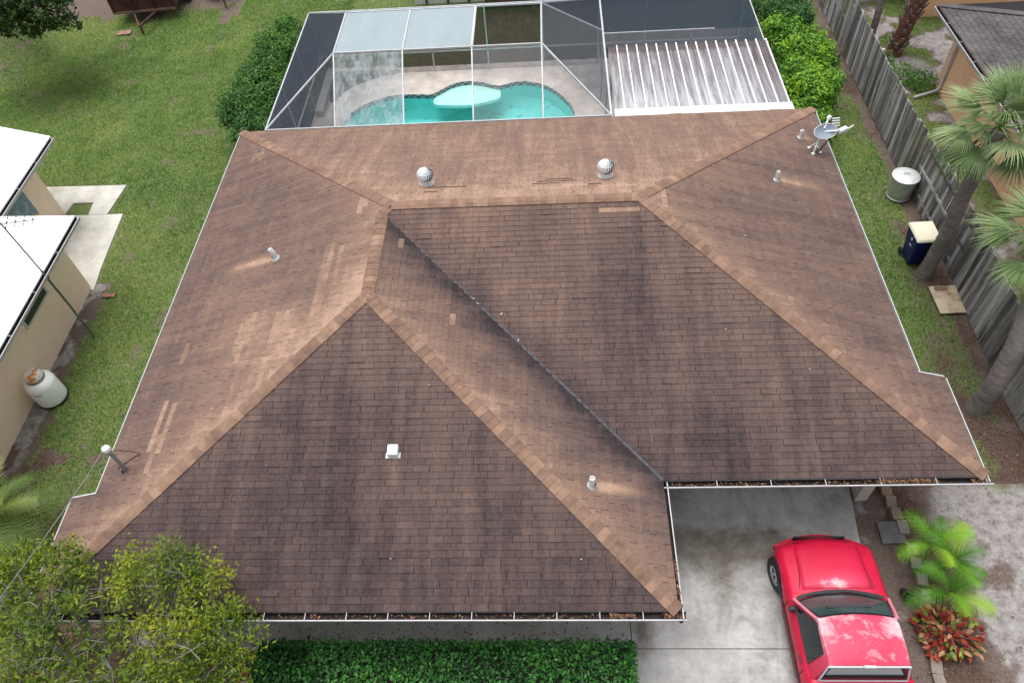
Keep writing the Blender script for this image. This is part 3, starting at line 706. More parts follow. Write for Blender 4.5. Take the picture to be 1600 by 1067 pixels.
TB = NT('pool_tile_band'); p_ = TB.pos(); z_ = TB.n('SeparateXYZ'); TB.l(p_, z_.inputs[0]); ck = TB.n('TexChecker'); ck.inputs['Scale'].default_value = 6.5; TB.l(p_, ck.inputs[0])
ck.inputs[1].default_value = (.10,.11,.13,1); ck.inputs[2].default_value = (.36,.37,.36,1); TB.bsdf(ck.outputs[0], .3, 0, .5); TB = TB.m
mb.build('tile_band', TB, pool)
PLAS = M('pool_plaster', (.30,.80,.77), .8, .06, 1.2, c2=(.25,.75,.73), thr=(.5,.8), sc2=.5)
mb = MB(); sh = [(np.array(p)-cen)*.8+cen for p in PLOOP]; vs = [(x,y,-.10) for x,y in PLOOP]+[(x,y,-.55) for x,y in PLOOP]+[(p[0],p[1],-.85) for p in sh]
mb.vf(vs,[(r*n+i,r*n+(i+1)%n,(r+1)*n+(i+1)%n,(r+1)*n+i) for r in range(2) for i in range(n)]+[tuple(range(2*n,3*n))]); mb.build('basin', PLAS, pool)
mb = MB(); ledge = smooth_loop([(-.56,10.5),(.1,10.36),(.76,10.34),(1.3,10.48),(1.78,10.72),(1.70,11.3),(.8,11.65),(0.,11.5),(-.5,11.0)],3); prism(mb, ledge, -.20, -.09); mb.build('step', M('pale_pool_step',(.88,.92,.88),.8,.05), pool)
WT = NT('pool_water'); gl = WT.n('BsdfGlossy'); gl.inputs['Roughness'].default_value = .03; tr = WT.n('BsdfTransparent'); tr.inputs[0].default_value = (.74,.985,.98,1)
fr = WT.n('Fresnel'); fr.inputs['IOR'].default_value = 1.33; nrm = WT.bump(WT.noise(WT.pos(),5,3),.12,.02); WT.l(nrm, gl.inputs['Normal']); WT.l(nrm, fr.inputs['Normal'])
mx = WT.n('MixShader'); WT.l(fr.outputs[0], mx.inputs[0]); WT.l(tr.outputs[0], mx.inputs[1]); WT.l(gl.outputs[0], mx.inputs[2]); WT.l(mx.outputs[0], WT.out.inputs[0])
wl_ = [(x,y,WL) for x,y in PLOOP]; sa = sum(wl_[i-1][0]*wl_[i][1]-wl_[i][0]*wl_[i-1][1] for i in range(len(wl_)))
mb = MB(); mb.poly(wl_ if sa > 0 else wl_[::-1]); mb.build('water', WT.m, pool)
# floating leaves on the water
lv = []; 
rs = np.random.RandomState(4)
while len(lv) < 34:
    x, y = rs.uniform(-3.5,4.3), rs.uniform(9,11.4)
    if inpoly(np.array([x]),np.array([y]),PLOOP)[0] and not(-.6<x<1.8 and y>10.3): lv.append((x,y))
mb = MB()
for x,y in lv: a = rs.uniform(0,6.28); s_ = rs.uniform(.03,.07); mb.poly([(x+s_*math.cos(a+t)*q,y+s_*math.sin(a+t)*q,WL+.006) for t,q in ((0,1),(1.2,.45),(PI,1),(PI+1.2,.45))])
o = mb.build('floating_leaves', M('wet_leaf',(.05,.08,.06),.5,.4)); tag(o,'dark wet leaves floating on the turquoise pool water','leaves',kind='stuff')
# corner planting bed with pale curb
mb = MB(); bed = smooth_loop([(-4.30,10.6),(-4.45,11.6),(-4.5,12.5),(-3.2,12.55),(-2.0,12.58),(-2.9,12.05),(-3.7,11.55)],3); mb.poly([(x,y,DK+.006) for x,y in bed]); o = mb.build('planting_bed', M('bed_soil',(.10,.09,.085),.95,.3,14)); struct(o)
cb = thing('planter_curb', 'pale concrete curb round the corner bed inside the screen enclosure', 'curb', (-4.4,12,0))
mb = MB(); mb.box(-.30,-.02,-2.2,.55,DK-.01,.28); mb.build('curb', MAT['patio'], cb); mb = MB(); mb.box(-.02,2.3,.32,.55,DK-.01,.26); mb.build('curb', MAT['patio'], cb)

# ------------------------------------------------------------------ screen enclosure
cg = thing('pool_screen_enclosure', 'aluminium framed pool screen enclosure with dark and pale mesh panels', 'screen enclosure', (0,0,0))
SD = screenmat('dark_mesh_screen', (.045,.052,.068), .80); SDW = screenmat('dark_mesh_wall', (.018,.02,.024), .52); SG = screenmat('grey_mesh_screen', (.09,.10,.125), .50); SL = screenmat('light_mesh_screen', (.30,.31,.34), .24); SP = screenmat('pale_mesh_screen', (.36,.425,.46), .80); SS = screenmat('streaky_pale_screen', (.45,.51,.54), .40, .20)  # top panels pale blue grey, one front panel lighter and streaky
ZE, ZT, YE, YF, YB, YK = 2.5, 3.85, 5.6, 7.3, 9.63, 12.38
XL, XRR = -4.77, 5.36; bx = [-2.69,-.66,1.37,3.385]
xb = {0:-2.69}
def B(a, b, w=.05): mb = MB(); mb.bar(a,b,w*.8,.05); return mb.build('beam', MAT['alu'], cg)
def S(pts, mat): mb = MB(); mb.poly(pts); return mb.build('screen_panel', mat, cg)
FLc, FRc, BLc, BRc = (XL,YE,ZE),(XRR-.03,YE+.02,ZE),(XL,YK,ZE),(XRR,YK,ZE)
f = [(x,YE,ZE) for x in bx]; r = [(x,YF,ZT) for x in bx]; t_ = [(x,YB,ZT) for x in bx]; k_ = [(x,YK,ZE) for x in bx]
for i in range(4): B(f[i],r[i]); B(r[i],t_[i],.055 if i != 2 else .09); B(t_[i],k_[i])
for i in range(3): B(r[i],r[i+1],.05); B(t_[i],t_[i+1],.06)
B(FLc,r[0],.06); B(FRc,r[3],.06); B(BLc,t_[0]); B(BRc,t_[3]); B(FLc,BLc); B(FRc,BRc,.07); B(BLc,BRc); B(t_[3],(XRR,10.25,ZE),.045); B(FLc,FRc)
ins = .002
S([FLc,BLc,t_[0],r[0]], SD); S([FLc,r[0],f[0]], SG)
S([f[0],f[1],r[1],r[0]], SS); S([f[2],f[3],r[3],r[2]], SL)
lowY = lambda q: q
S([r[0],r[1],t_[1],t_[0]], SP); S([r[1],r[2],t_[2],t_[1]], SP)
S([FRc,f[3],r[3]], SL); S([FRc,r[3],t_[3],(XRR,10.25,ZE)], SG); S([(XRR,10.25,ZE),t_[3],BRc], SD)
for i in range(3): S([t_[i],t_[i+1],k_[i+1],k_[i]], SL)
S([t_[0],k_[0],BLc], SD); S([t_[3],BRc,k_[3]], SD)
# side walls: posts, chair rail, mesh
ys = [YE, 7.85, 10.1, YK]
for x in (XL, XRR):
    for y in ys: B((x,y,DK),(x,y,ZE))
    B((x,YE,.85),(x,YK,.85),.04)
xs = [XL,-2.69,-.66,1.37,3.385,XRR,7.0,8.65,10.3]
for x in xs: B((x,YK,DK),(x,YK,ZE),.04)
B((XL,YK,.85),(10.3,YK,.85),.04)
for i in range(3): S([(XL,ys[i],DK),(XL,ys[i+1],DK),(XL,ys[i+1],ZE),(XL,ys[i],ZE)], SDW)
SBW = screenmat('dark_mesh_back_wall', (.016,.018,.02), .70)
for i in range(len(xs)-1): S([(xs[i],YK,DK),(xs[i+1],YK,DK),(xs[i+1],YK,ZE),(xs[i],YK,ZE)], SBW)
# flat mesh roof behind the pan roof
B(BRc,(10.3,YK,ZE)); B((10.3,YK,ZE),(10.3,9.2,ZE),.04); B((XRR,10.05,ZE+.01),(8.9,10.05,ZE+.01),.035); B((10.3,YK,DK),(10.3,YK,ZE))
SD2 = screenmat('dark_flat_screen', (.035,.045,.058), .84)
S([(XRR,9.2,ZE),(10.3,9.2,ZE),(10.3,10.05,ZE),(XRR,10.05,ZE)], SG); S([(XRR,10.05,ZE),(10.3,10.05,ZE),(10.3,YK,ZE),(XRR,YK,ZE)], SD2)
# ------------------------------------------------------------------ white pan roof over the patio
pr = thing('patio_roof', 'stained white ribbed metal patio roof beside the screen enclosure', 'patio roof', (7.9,7.4,0))
PM = NT('stained_white_pan'); p_ = PM.pos(); sx = PM.n('SeparateXYZ'); PM.l(p_, sx.inputs[0]); 
st = PM.noise(p_,(9,.55,9),6,.68,.4); e1 = PM.math('MULTIPLY', PM.math('SUBTRACT', sx.outputs[1], 5.9), .075); e2 = PM.math('MULTIPLY', PM.math('SUBTRACT', sx.outputs[0], 9.2), .16)
e3 = PM.math('MULTIPLY', PM.math('SUBTRACT', sx.outputs[1], 8.8), 1.1); e3 = PM.math('MAXIMUM', e3, 0.); e2 = PM.math('MAXIMUM', e2, 0.)
ff = PM.math('ADD', PM.math('ADD', st, e1), PM.math('ADD', e2, e3)); cc = PM.ramp(ff,[(.32,(.55,.565,.58)),(.47,(.37,.37,.385)),(.64,(.20,.19,.205)),(.90,(.07,.05,.052))])
PM.bsdf(cc,.5,0,.4); PM = PM.m
RIB = M('white_rib', (.80,.80,.82), .5, .2, 5)
npan = 16; x0, x1 = 5.44, 10.36; wpan = (x1-x0)/npan
for i in range(npan):
    mb = MB(); a = x0+i*wpan-7.9; b = a+wpan-.004; ya, yb = 5.75-7.4, 9.22-7.4
    mb.vf([(a,ya,2.535),(b,ya,2.535),(b,yb,2.505),(a,yb,2.505),(a,ya,2.50),(b,ya,2.50),(b,yb,2.47),(a,yb,2.47)],[(0,1,2,3),(7,6,5,4),(4,5,1,0),(5,6,2,1),(6,7,3,2),(7,4,0,3)])
    pn = mb.build('roof_panel', PM, pr); mb = MB(); mb.bar((b-.02,ya,2.565),(b-.02,yb+.02,2.535),.035,.065); mb.build('rib', RIB, pn)
mb = MB(); mb.box(5.42-7.9,10.40-7.9,5.40-7.4,5.78-7.4,2.58,2.60); mb.build('flashing', M('white_flashing',(.62,.62,.62),.5,.12,4,c2=(.5,.48,.45)), pr)
mb = MB(); mb.box(5.42-7.9,10.40-7.9,9.20-7.4,9.24-7.4,2.36,2.49); mb.build('edge_beam', M('brown_stained_beam',(.08,.05,.05),.7,.3), pr)
for x in (5.6,7.9,10.25): mb = MB(); mb.box(x-7.94,x-7.86,9.08-7.4,9.16-7.4,DK,2.45); mb.build('post', MAT['white'], pr)
# ------------------------------------------------------------------ beyond the cage
sh = thing('white_shed', 'white panelled shed with brown posts behind the pool enclosure', 'shed', (-.5,18.2,0))
mb = MB(); mb.box(-1.45,1.45,-.6,1.2,-.05,2.3); mb.build('wall', M('white_panel',(.72,.74,.68),.6,.06), sh)
BRN = M('brown_timber', (.10,.06,.055), .9, .25, 5)
for x in (-.95,-.05,.82): mb = MB(); mb.box(x-.04,x+.04,-.66,-.602,-.05,2.3); mb.build('post', BRN, sh)
mb = MB(); mb.box(-1.6,1.6,-.8,1.4,2.3,2.38); mb.build('roof', MAT['whiteroof'], sh)
df = thing('dark_timber_fence', 'dark brown timber fence behind the pool enclosure', 'fence', (4.5,17.0,0))
mb = MB(); mb.box(-.07,.07,-.012,.012,0,1.9); bme = mb.mesh('board', BRN)
for i in range(58): o = link('board', bme, None, df); o.location = (-3.4+i*.148,random.uniform(-.01,.01),random.uniform(-.02,.02))
for z in (.4,1.5): mb = MB(); mb.box(-3.5,5.2,.014,.06,z-.05,z+.05); mb.build('rail', BRN, df)
# ------------------------------------------------------------------ vegetation
LEAF = dict(
 hedge=leafmat('hedge_leaf', [(0,(.010,.050,.014)),(.35,(.032,.14,.026)),(.7,(.085,.30,.045)),(1,(.17,.45,.08))], .42, .2),
 bushd=leafmat('dark_bush_leaf', [(0,(.014,.050,.012)),(.4,(.042,.135,.022)),(.75,(.10,.25,.035)),(1,(.19,.36,.06))], .5, .25),
 lime=leafmat('lime_bush_leaf', [(0,(.012,.05,.012)),(.3,(.04,.135,.016)),(.6,(.14,.34,.022)),(1,(.34,.56,.04))], .45, .3),
 tree=leafmat('tree_leaf', [(0,(.045,.085,.010)),(.3,(.12,.20,.014)),(.65,(.27,.32,.022)),(1,(.48,.42,.045))], .5, .35),
 dtree=leafmat('shade_tree_leaf', [(0,(.010,.032,.008)),(.5,(.03,.075,.014)),(1,(.08,.13,.02))], .5, .25),
 grass=leafmat('grass_blade', [(0,(.105,.215,.036)),(.4,(.20,.345,.062)),(.7,(.33,.43,.105)),(1,(.50,.45,.24))], .7, .2),
 litter=leafmat('dry_leaf', [(0,(.05,.028,.02)),(.4,(.13,.065,.04)),(.8,(.24,.12,.07)),(1,(.36,.24,.15))], .8, .1),
 sabal=leafmat('sabal_frond', [(0,(.12,.19,.07)),(.5,(.26,.36,.15)),(1,(.46,.54,.30))], .45, .25, True),
 areca=leafmat('bright_palm_frond', [(0,(.05,.18,.010)),(.5,(.17,.39,.018)),(1,(.42,.58,.05))], .42, .3, True),
 leftp=leafmat('yellow_green_frond', [(0,(.06,.12,.025)),(.5,(.15,.23,.05)),(1,(.34,.40,.11))], .45, .3, True),
 croton=leafmat('croton_leaf', [(0,(.12,.012,.012)),(.35,(.30,.035,.018)),(.6,(.42,.13,.06)),(.72,(.50,.30,.17)),(.82,(.05,.13,.02)),(1,(.30,.36,.05))], .4, .2, True),
)
BARK = M('grey_bark', (.22,.20,.19), .95, .35, 6, bump=.7, c2=(.10,.095,.085), thr=(.5,.7), sc2=3)
PBARK = M('palm_bark', (.19,.165,.155), .95, .3, 4, bump=.8, c2=(.10,.12,.07), thr=(.55,.72), sc2=.8, stretch=(1,1,2.5))
TWIG = M('pale_twig', (.24,.215,.20), .95, .3, 8)
def frame(d):
    """rows of unit vectors d -> two perpendicular unit vectors"""
    a = np.where(np.abs(d[:,2:3]) < .9, np.array([[0,0,1.]]), np.array([[1.,0,0]])); u = np.cross(d,a); u /= np.linalg.norm(u,axis=1,keepdims=True); return u, np.cross(d,u)
def leaves(name, C, N, size, mat, parent=None, rnd=None, asp=.45, fold=.25, rs=RS):
    """C centres, N leaf normals: one diamond leaf of two folded triangles each"""
    n = len(C); N = N/np.linalg.norm(N,axis=1,keepdims=True); u, w = frame(N); a = rs.uniform(0,2*PI,n)[:,None]
    l = u*np.cos(a)+w*np.sin(a); s = np.cross(N,l); sz = (size*rs.uniform(.65,1.3,n))[:,None]
    V = np.stack([C-l*sz*.5, C+s*sz*asp*.5+N*sz*fold*.3, C+l*sz*.5-N*sz*.12, C-s*sz*asp*.5+N*sz*fold*.3],1).reshape(-1,3)
    b = np.arange(n)[:,None]*4; F = np.concatenate([b+[[0,1,2]], b+[[0,2,3]]],0)
    if rnd is None: rnd = rs.rand(n)
    return np_mesh(name, V, F, mat, dict(rnd=np.repeat(np.clip(rnd,0,1),4)), parent)
def blob_cloud(blobs, dens, rs, shell=(.7,1.06), zmin=.05):
    P = []; N = []
    for c in blobs:
        c = np.array(c); n = int(dens*4*PI*((c[3]*c[4])**1.6/3+(c[3]*c[5])**1.6/3+(c[4]*c[5])**1.6/3)**(1/1.6)); d = rs.normal(size=(n,3)); d /= np.linalg.norm(d,axis=1,keepdims=True)
        q = rs.uniform(*shell,n)[:,None]**.6; p = c[:3]+d*q*c[3:6]; P.append(p); N.append(d/c[3:6])
    P = np.concatenate(P); N = np.concatenate(N); keep = P[:,2] > zmin
    for c in blobs:
        c = np.array(c); keep &= ~((((P-c[:3])/c[3:6])**2).sum(1) < .42)
    P = P[keep]; N = N[keep]; N /= np.linalg.norm(N,axis=1,keepdims=True); return P, N
def bush(name, label, blobs, dens, size, mat, shade, cat='bush', stemxy=None, group=None):
    rs = np.random.RandomState(len(label)); b0 = list(blobs); blobs = [(b[0],b[1],b[2],b[3]*.88,b[4]*.88,b[5]*.86) for b in b0]
    for b in b0:
        for k in range(9):
            d = rs.normal(size=3); d[2] = abs(d[2])*.9; d /= np.linalg.norm(d); q = rs.uniform(.28,.46)*min(b[3],b[4]); blobs.append((b[0]+d[0]*b[3]*.86,b[1]+d[1]*b[4]*.86,b[2]+d[2]*b[5]*.84,q,q,q*.8))
    x, y = stemxy or (blobs[0][0],blobs[0][1]); t = thing(name, label, cat, (x,y,0), group)
    P, N = blob_cloud(blobs, dens, rs); cl = fbm(P[:,0]*2.6+P[:,2], P[:,1]*2.6+P[:,2]*1.7, 3); 
    rnd = shade(P, cl, rs); P = P+rs.normal(0,.065,P.shape); P[:,2] = np.maximum(P[:,2],.05); N = N+rs.normal(size=N.shape)*.55+np.array([0,0,.5])
    leaves('foliage', P-np.array([x,y,0]), N, size, mat, t, rnd, rs=rs)
    mb = MB()
    for i in range(7):
        b = blobs[i%len(blobs)]; mb.tube([(rs.uniform(-.1,.1),rs.uniform(-.1,.1),0),((b[0]-x)*.5,(b[1]-y)*.5,b[2]*.6),(b[0]-x,b[1]-y,b[2]*1.1)],[.035,.025,.012],5)
    mb.build('stem', BARK, t); return t
rs = np.random.RandomState(2)
# clipped hedge in front of the walkway
hd = thing('clipped_hedge', 'clipped dark green hedge along the front walkway beside the driveway', 'hedge', (1.4,-9.2,0))
n = 20000; X = rs.uniform(-2.25,4.9,n); Y = rs.uniform(-10.3,-8.40,n); top = .80+.10*(fbm(X*1.3,Y*1.3,4)-.5)*2+.05*fbm(X*5,Y*5,6)
dep = np.abs(rs.normal(0,.07,n)); hole = fbm(X*2.2,Y*2.2,8); dep += sstep(.55,.75,hole)*.16*rs.rand(n); Z = top-dep
side = rs.rand(n) < .30; ed = rs.rand(n); 
Y = np.where(side & (ed < .6), -8.42+rs.normal(0,.04,n), Y); X = np.where(side & (ed >= .8), 4.88+rs.normal(0,.04,n), X); X = np.where(side & (ed >= .6)&(ed < .8), -2.25+rs.normal(0,.05,n), X); Z = np.where(side, rs.uniform(.03,.85,n), Z)
P = np.stack([X-1.4,Y+9.2,Z],-1); N = rs.normal(size=(n,3))*.65+np.array([0,0,1.]); 
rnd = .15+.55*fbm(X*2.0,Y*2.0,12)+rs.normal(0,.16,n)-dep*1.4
leaves('foliage', P, N, .08, LEAF['hedge'], hd, rnd, .55, rs=rs)
mb = MB(); mb.box(-3.5,3.4,-1.1,.70,.02,.60); mb.build('twigs', M('hedge_dark_core',(.03,.028,.018),.95,.4,20), hd)  # solid dark core added to block light behind the leaves, no modelled twigs
# bushes either side of the pool cage
rs = np.random.RandomState(3)
lb = [(-6.1,7.6,.75,.75,.9,.85),(-6.4,9.0,.9,1.0,1.0,.95),(-6.3,10.5,.95,.95,1.0,1.0),(-6.15,12.0,1.0,.95,1.,1.0),(-5.9,13.3,.9,.9,.8,.95),(-5.55,9.8,.9,.55,1.2,1.0),(-7.1,10.0,.6,.6,.8,.65),(-6.9,11.6,.6,.6,.8,.6)]
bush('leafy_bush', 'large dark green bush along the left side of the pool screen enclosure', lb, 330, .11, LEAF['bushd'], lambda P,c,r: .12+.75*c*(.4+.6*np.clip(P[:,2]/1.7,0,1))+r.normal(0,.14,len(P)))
rb = [(11.4,7.0,.8,.75,.9,.85),(11.7,8.4,1.1,.95,1.0,1.0),(11.9,9.9,1.15,1.0,1.0,1.05),(11.5,11.2,1.0,.8,.9,1.0),(12.2,8.9,.8,.75,1.0,.75),(12.3,10.3,.8,.6,.8,.7),(11.0,8.2,1.0,.5,.9,.9)]
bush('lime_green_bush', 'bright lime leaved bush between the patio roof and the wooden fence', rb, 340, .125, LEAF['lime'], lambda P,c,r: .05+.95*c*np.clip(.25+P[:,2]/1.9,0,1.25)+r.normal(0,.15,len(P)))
rb2 = [(12.0,12.7,.8,.9,.9,.9),(11.3,13.6,.8,.9,.8,.85),(12.3,13.9,.7,.8,.7,.75)]
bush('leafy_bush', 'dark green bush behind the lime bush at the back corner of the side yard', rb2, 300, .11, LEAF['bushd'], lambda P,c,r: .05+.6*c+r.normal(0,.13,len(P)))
wd = [(15.6,10.6,.15,.7,.6,.22),(16.2,10.2,.15,.5,.5,.22),(15.3,11.6,.1,.4,.5,.16)]
bush('low_weed_patch', 'low bright green weeds by the downspout of the orange house', wd, 170, .10, LEAF['bushd'], lambda P,c,r: .45+.5*c+r.normal(0,.14,len(P)), 'weeds')

def tree(label, base, height, blobs, leafsize, mat, dens, seed, shade, lean=(0,0), thick=.14, twigs=60, cat='tree', twig_len=.7, twig_mat=None):
    rs = np.random.RandomState(seed); t = thing('shade_tree' if seed != 5 else 'leafy_tree', label, cat, (*base,0)); bx_, by_ = base
    fork = np.array([lean[0],lean[1],height*.5]); tr = MB(); tr.tube([(0,0,0),tuple(fork*.5+rs.normal(0,.05,3)*[1,1,0]),tuple(fork)],[thick,thick*.85,thick*.7],9)
    tr.build('trunk', BARK, t, 50); br = MB(); tw = MB(); ends = []
    for b in blobs:
        c = np.array([b[0]-bx_,b[1]-by_,b[2]]); mid = fork*.45+c*.55+rs.normal(0,.12,3); 
        br.tube([fork, (fork+mid)/2+rs.normal(0,.05,3), mid, c],[thick*.5,thick*.40,thick*.28,thick*.14],7)
        for k in range(5):
            d = rs.normal(size=3); d[2] = abs(d[2])*.6; d /= np.linalg.norm(d); e = c+d*np.array(b[3:6])*.8; br.tube([mid*.4+c*.6, (mid+c+e)/3+rs.normal(0,.06,3), e],[thick*.13,thick*.08,.008],5); ends.append(e)
    for k in range(twigs):
        e = ends[rs.randint(len(ends))]*.0+ends[rs.randint(len(ends))]; d = rs.normal(size=3); d[2] = abs(d[2]); d /= np.linalg.norm(d); s_ = e-d*.3; m_ = s_+d*twig_len*.5+rs.normal(0,.05,3); q = s_+d*twig_len*rs.uniform(.6,1.15); tw.tube([s_,m_,q],[.008,.006,.002],4)
        for j in range(3): d2 = d+rs.normal(0,.6,3); d2 /= np.linalg.norm(d2); tw.tube([m_,m_+d2*twig_len*.45],[.005,.002],4)
    br.build('branches', BARK, t, 50)
    if tw.v: tag(tw.build('twigs', twig_mat or TWIG, t), kind='stuff')
    P, N = [], []
    for b in blobs:
        b = np.array(b); nn = int(dens*b[3]*b[4]*560); m = max(7,int(nn/26)); cc = rs.normal(size=(m,3)); cc /= np.linalg.norm(cc,axis=1,keepdims=True); cc = b[:3]+cc*(rs.uniform(.35,1.05,m)**.7)[:,None]*b[3:6]
        pp = cc[rs.randint(m,size=nn)]+rs.normal(0,.105,(nn,3))*np.array([1,1,.8]); P.append(pp); N.append(rs.normal(size=(nn,3))*.7+np.array([0,0,.9]))
    P = np.concatenate(P); N = np.concatenate(N); k = P[:,2] > .3; P = P[k]; N = N[k]
    leaves('crown', P-np.array([bx_,by_,0]), N, leafsize, mat, t, shade(P,rs), .42, rs=rs); return t
tb = []
for (x,y,z,r) in ((40,880,3.6,.62),(110,870,3.5,.55),(170,890,3.5,.62),(240,880,3.6,.55),(275,850,3.6,.22),(300,890,3.5,.5),(335,885,3.4,.4),(355,960,3.2,.55),(290,980,3.3,.6),(385,990,3.0,.4),(320,1040,3.,.6),(370,1045,2.8,.4),(255,1040,3.2,.5),(80,940,3.9,.30),(10,950,3.8,.35),(75,1040,3.6,.42),(-10,1050,4.0,.45),(55,985,3.8,.42),(130,1000,3.4,.36),(110,1055,3.5,.40),(30,1075,3.7,.4),(215,965,3.4,.38),(125,935,3.6,.3),(200,1060,3.4,.5),(-60,900,3.6,.7),(-80,1000,3.8,.8),(10,900,3.3,.5)):
    p = at(x-12,y+16,z); tb.append((p[0],p[1],z,r,r,r*.6))
tree('yellow green leafy tree with pale bare twigs over the front left roof corner', (-4.3,-10.9), 2.6, tb, .088, LEAF['tree'], 5.0, 5,
     lambda P,r: .02+.8*fbm(P[:,0]*1.1,P[:,1]*1.1,21)+.35*(fbm(P[:,0]*4,P[:,1]*4,7)-.5)+r.normal(0,.13,len(P)), (.3,.5), .14, 80, twig_len=.6)
db = []
for (x,y,z,r) in ((15,10,3.2,1.3),(60,8,3.2,1.1),(92,22,2.8,.75),(40,38,2.6,.7),(30,-30,3.6,1.3),(-30,10,3.3,1.3),(80,-30,3.4,1.0),(-10,40,2.6,.7)):
    p = at(x,y,z); db.append((p[0],p[1],z,r,r,r*.7))
tree('dark green tree in the far left corner of the lawn', (-19.5,17.5), 3.0, db, .19, LEAF['dtree'], 1.6, 8,
     lambda P,r: .1+.85*fbm(P[:,0]*.9,P[:,1]*.9,31)+r.normal(0,.12,len(P)), (0,0), .2, 0, twig_mat=BARK)

# ---- palms
def fan_mesh(n, Rr, pet, seed, droop=.5, spread=2.5, width=.021):
    rs = np.random.RandomState(seed); mb = MB()
    mb.tube([(0,0,0),(pet*.5,0,.05*pet),(pet,0,.02)],[.022,.016,.012],5)
    for i in range(n):
        t = (i/(n-1)-.5)*2; a = t*spread*.5*1.05; L_ = Rr*(1-.28*abs(t)**1.5)*rs.uniform(.92,1.08); dirv = np.array([math.cos(a),math.sin(a),.30-.25*abs(t)]); sd_ = np.array([-math.sin(a),math.cos(a),0])
        p0 = np.array([pet,0,.02]); prev = None; dr = droop*rs.uniform(.6,1.4)
        segs = 4
        for k in range(segs+1):
            s_ = k/segs; c = p0+dirv*L_*s_*(1-.12*s_*dr)+np.array([0,0,-1])*dr*L_*.75*s_**2.2; w = width*Rr*(.5+1.2*s_ if s_ < .4 else 1.0*(1-s_)/.6*1.0+.06)*1.0
            up = np.array([0,0,w*.35]); row = (c-sd_*w+up, c-up*.4, c+sd_*w+up)
            if prev is not None: mb.poly([prev[0],prev[1],row[1],row[0]]); mb.poly([prev[1],prev[2],row[2],row[1]])
            prev = row
    return mb
def pin_mesh(n, Lr, ll, seed, arch=.55, width=.016, vee=.5):
    rs = np.random.RandomState(seed); mb = MB(); pts = []
    for k in range(9):
        s_ = k/8; pts.append(np.array([Lr*s_*(1-.16*s_*arch),0,Lr*(.52*s_-arch*.9*s_**2.1)]))
    mb.tube(pts,[.016-.0014*k for k in range(9)],5)
    for i in range(n):
        s_ = .14+.86*i/(n-1); j = min(7,int(s_*8)); f_ = s_*8-j; c = pts[j]*(1-f_)+pts[j+1]*f_; tg = pts[j+1]-pts[j]; tg /= np.linalg.norm(tg); L_ = ll*math.sin(PI*min(1,.22+.74*s_))**.6*rs.uniform(.9,1.1)
        for sgn in (1,-1):
            d = tg*(.45+.5*s_)+np.array([0,sgn*1.,0])+np.array([0,0,vee]); d /= np.linalg.norm(d); prev = None; up = np.cross(d,tg); up /= np.linalg.norm(up)+1e-9; sd_ = tg
            for k in range(4):
                q = k/3; cc = c+d*L_*q+np.array([0,0,-1])*L_*.50*q**2*rs.uniform(.8,1.2); w = width*(1.1-.95*q)
                row = (cc-sd_*w, cc+sd_*w)
                if prev is not None: mb.poly([prev[0],prev[1],row[1],row[0]])
                prev = row
    return mb
def palm_trunk(mb, pts, r0, r1, rings=26, n=14, rs=np.random.RandomState(1)):
    P = []; Rr = []
    pts = [np.array(p,float) for p in pts]; m = len(pts)-1
    for i in range(rings*2+1):
        s_ = i/(rings*2); j = min(m-1,int(s_*m)); f_ = s_*m-j; P.append(pts[j]*(1-f_)+pts[j+1]*f_); Rr.append((r0+(r1-r0)*s_)*(1.0 if i%2 else .93)*rs.uniform(.985,1.015)*(1+.18*max(0,1-s_*9)))
    mb.tube(P,Rr,n)
def fronds(t, meshes, top, n, tilt, mat_rot=None, scale=(.85,1.1), seed=1, az0=0, azr=2*PI):
    rs = np.random.RandomState(seed)
    for i in range(n):
        o = link('frond', meshes[i%len(meshes)], None, t); az_ = az0+azr*((i*.381966)%1)+rs.uniform(-.15,.15); ti = tilt[0]+(tilt[1]-tilt[0])*(i/(n-1))+rs.uniform(-.1,.1)
        o.matrix_local = Matrix.Translation(top) @ Matrix.Rotation(az_,4,'Z') @ Matrix.Rotation(-ti,4,'Y') @ Matrix.Rotation(rs.uniform(-.25,.25),4,'X') @ Matrix.Scale(rs.uniform(*scale),4)
fan = [fan_mesh(40,.82,.62,s,dr).mesh('frond', LEAF['sabal']) for s,dr in ((1,.55),(2,.8),(3,.4))]
pm1 = thing('sabal_palm', 'grey trunked fan palm behind the blue bin, leaning beside the fence', 'palm tree', (13.55,1.42,0))
mb = MB(); palm_trunk(mb,[(0,0,-.05),(.05,.0,1.5),(-.02,.06,2.8),(.02,.05,4.6)],.20,.17); mb.build('trunk', PBARK, pm1, 60)
fronds(pm1, fan, (.02,.1,4.65), 28, (1.25,-.85), seed=3, scale=(.95,1.2))
rs = np.random.RandomState(9); mb = MB()
for i in range(12):
    a = rs.uniform(0,6.28); mb.tube([(.12*math.cos(a),.12*math.sin(a),4.35),(.32*math.cos(a),.32*math.sin(a),4.2),(.48*math.cos(a),.48*math.sin(a),3.8)],[.02,.014,.006],4)
mb.build('dead_fronds', M('dead_frond_brown',(.16,.085,.06),.95,.3,9), pm1)
pm2 = thing('sabal_palm', 'stout grey palm trunk at the right edge near the front roof corner', 'palm tree', (13.38,-2.88,0), )
mb = MB(); palm_trunk(mb,[(0,0,-.05),(.02,0,1.),(.1,.25,2.),(.2,.75,3.),(.3,1.2,3.7)],.235,.20); mb.build('trunk', PBARK, pm2, 60)
top2 = at(1592,372,3.75)-np.array([13.38,-2.88,0])
mb = MB(); 
fronds(pm2, fan, (.36,1.45,3.8), 16, (1.1,-.5), seed=5, scale=(.95,1.15))
p3 = thing('boot_trunk_palm', 'reddish palm trunk wrapped in old frond boots beyond the fence', 'palm tree', (15.95,12.3,0))
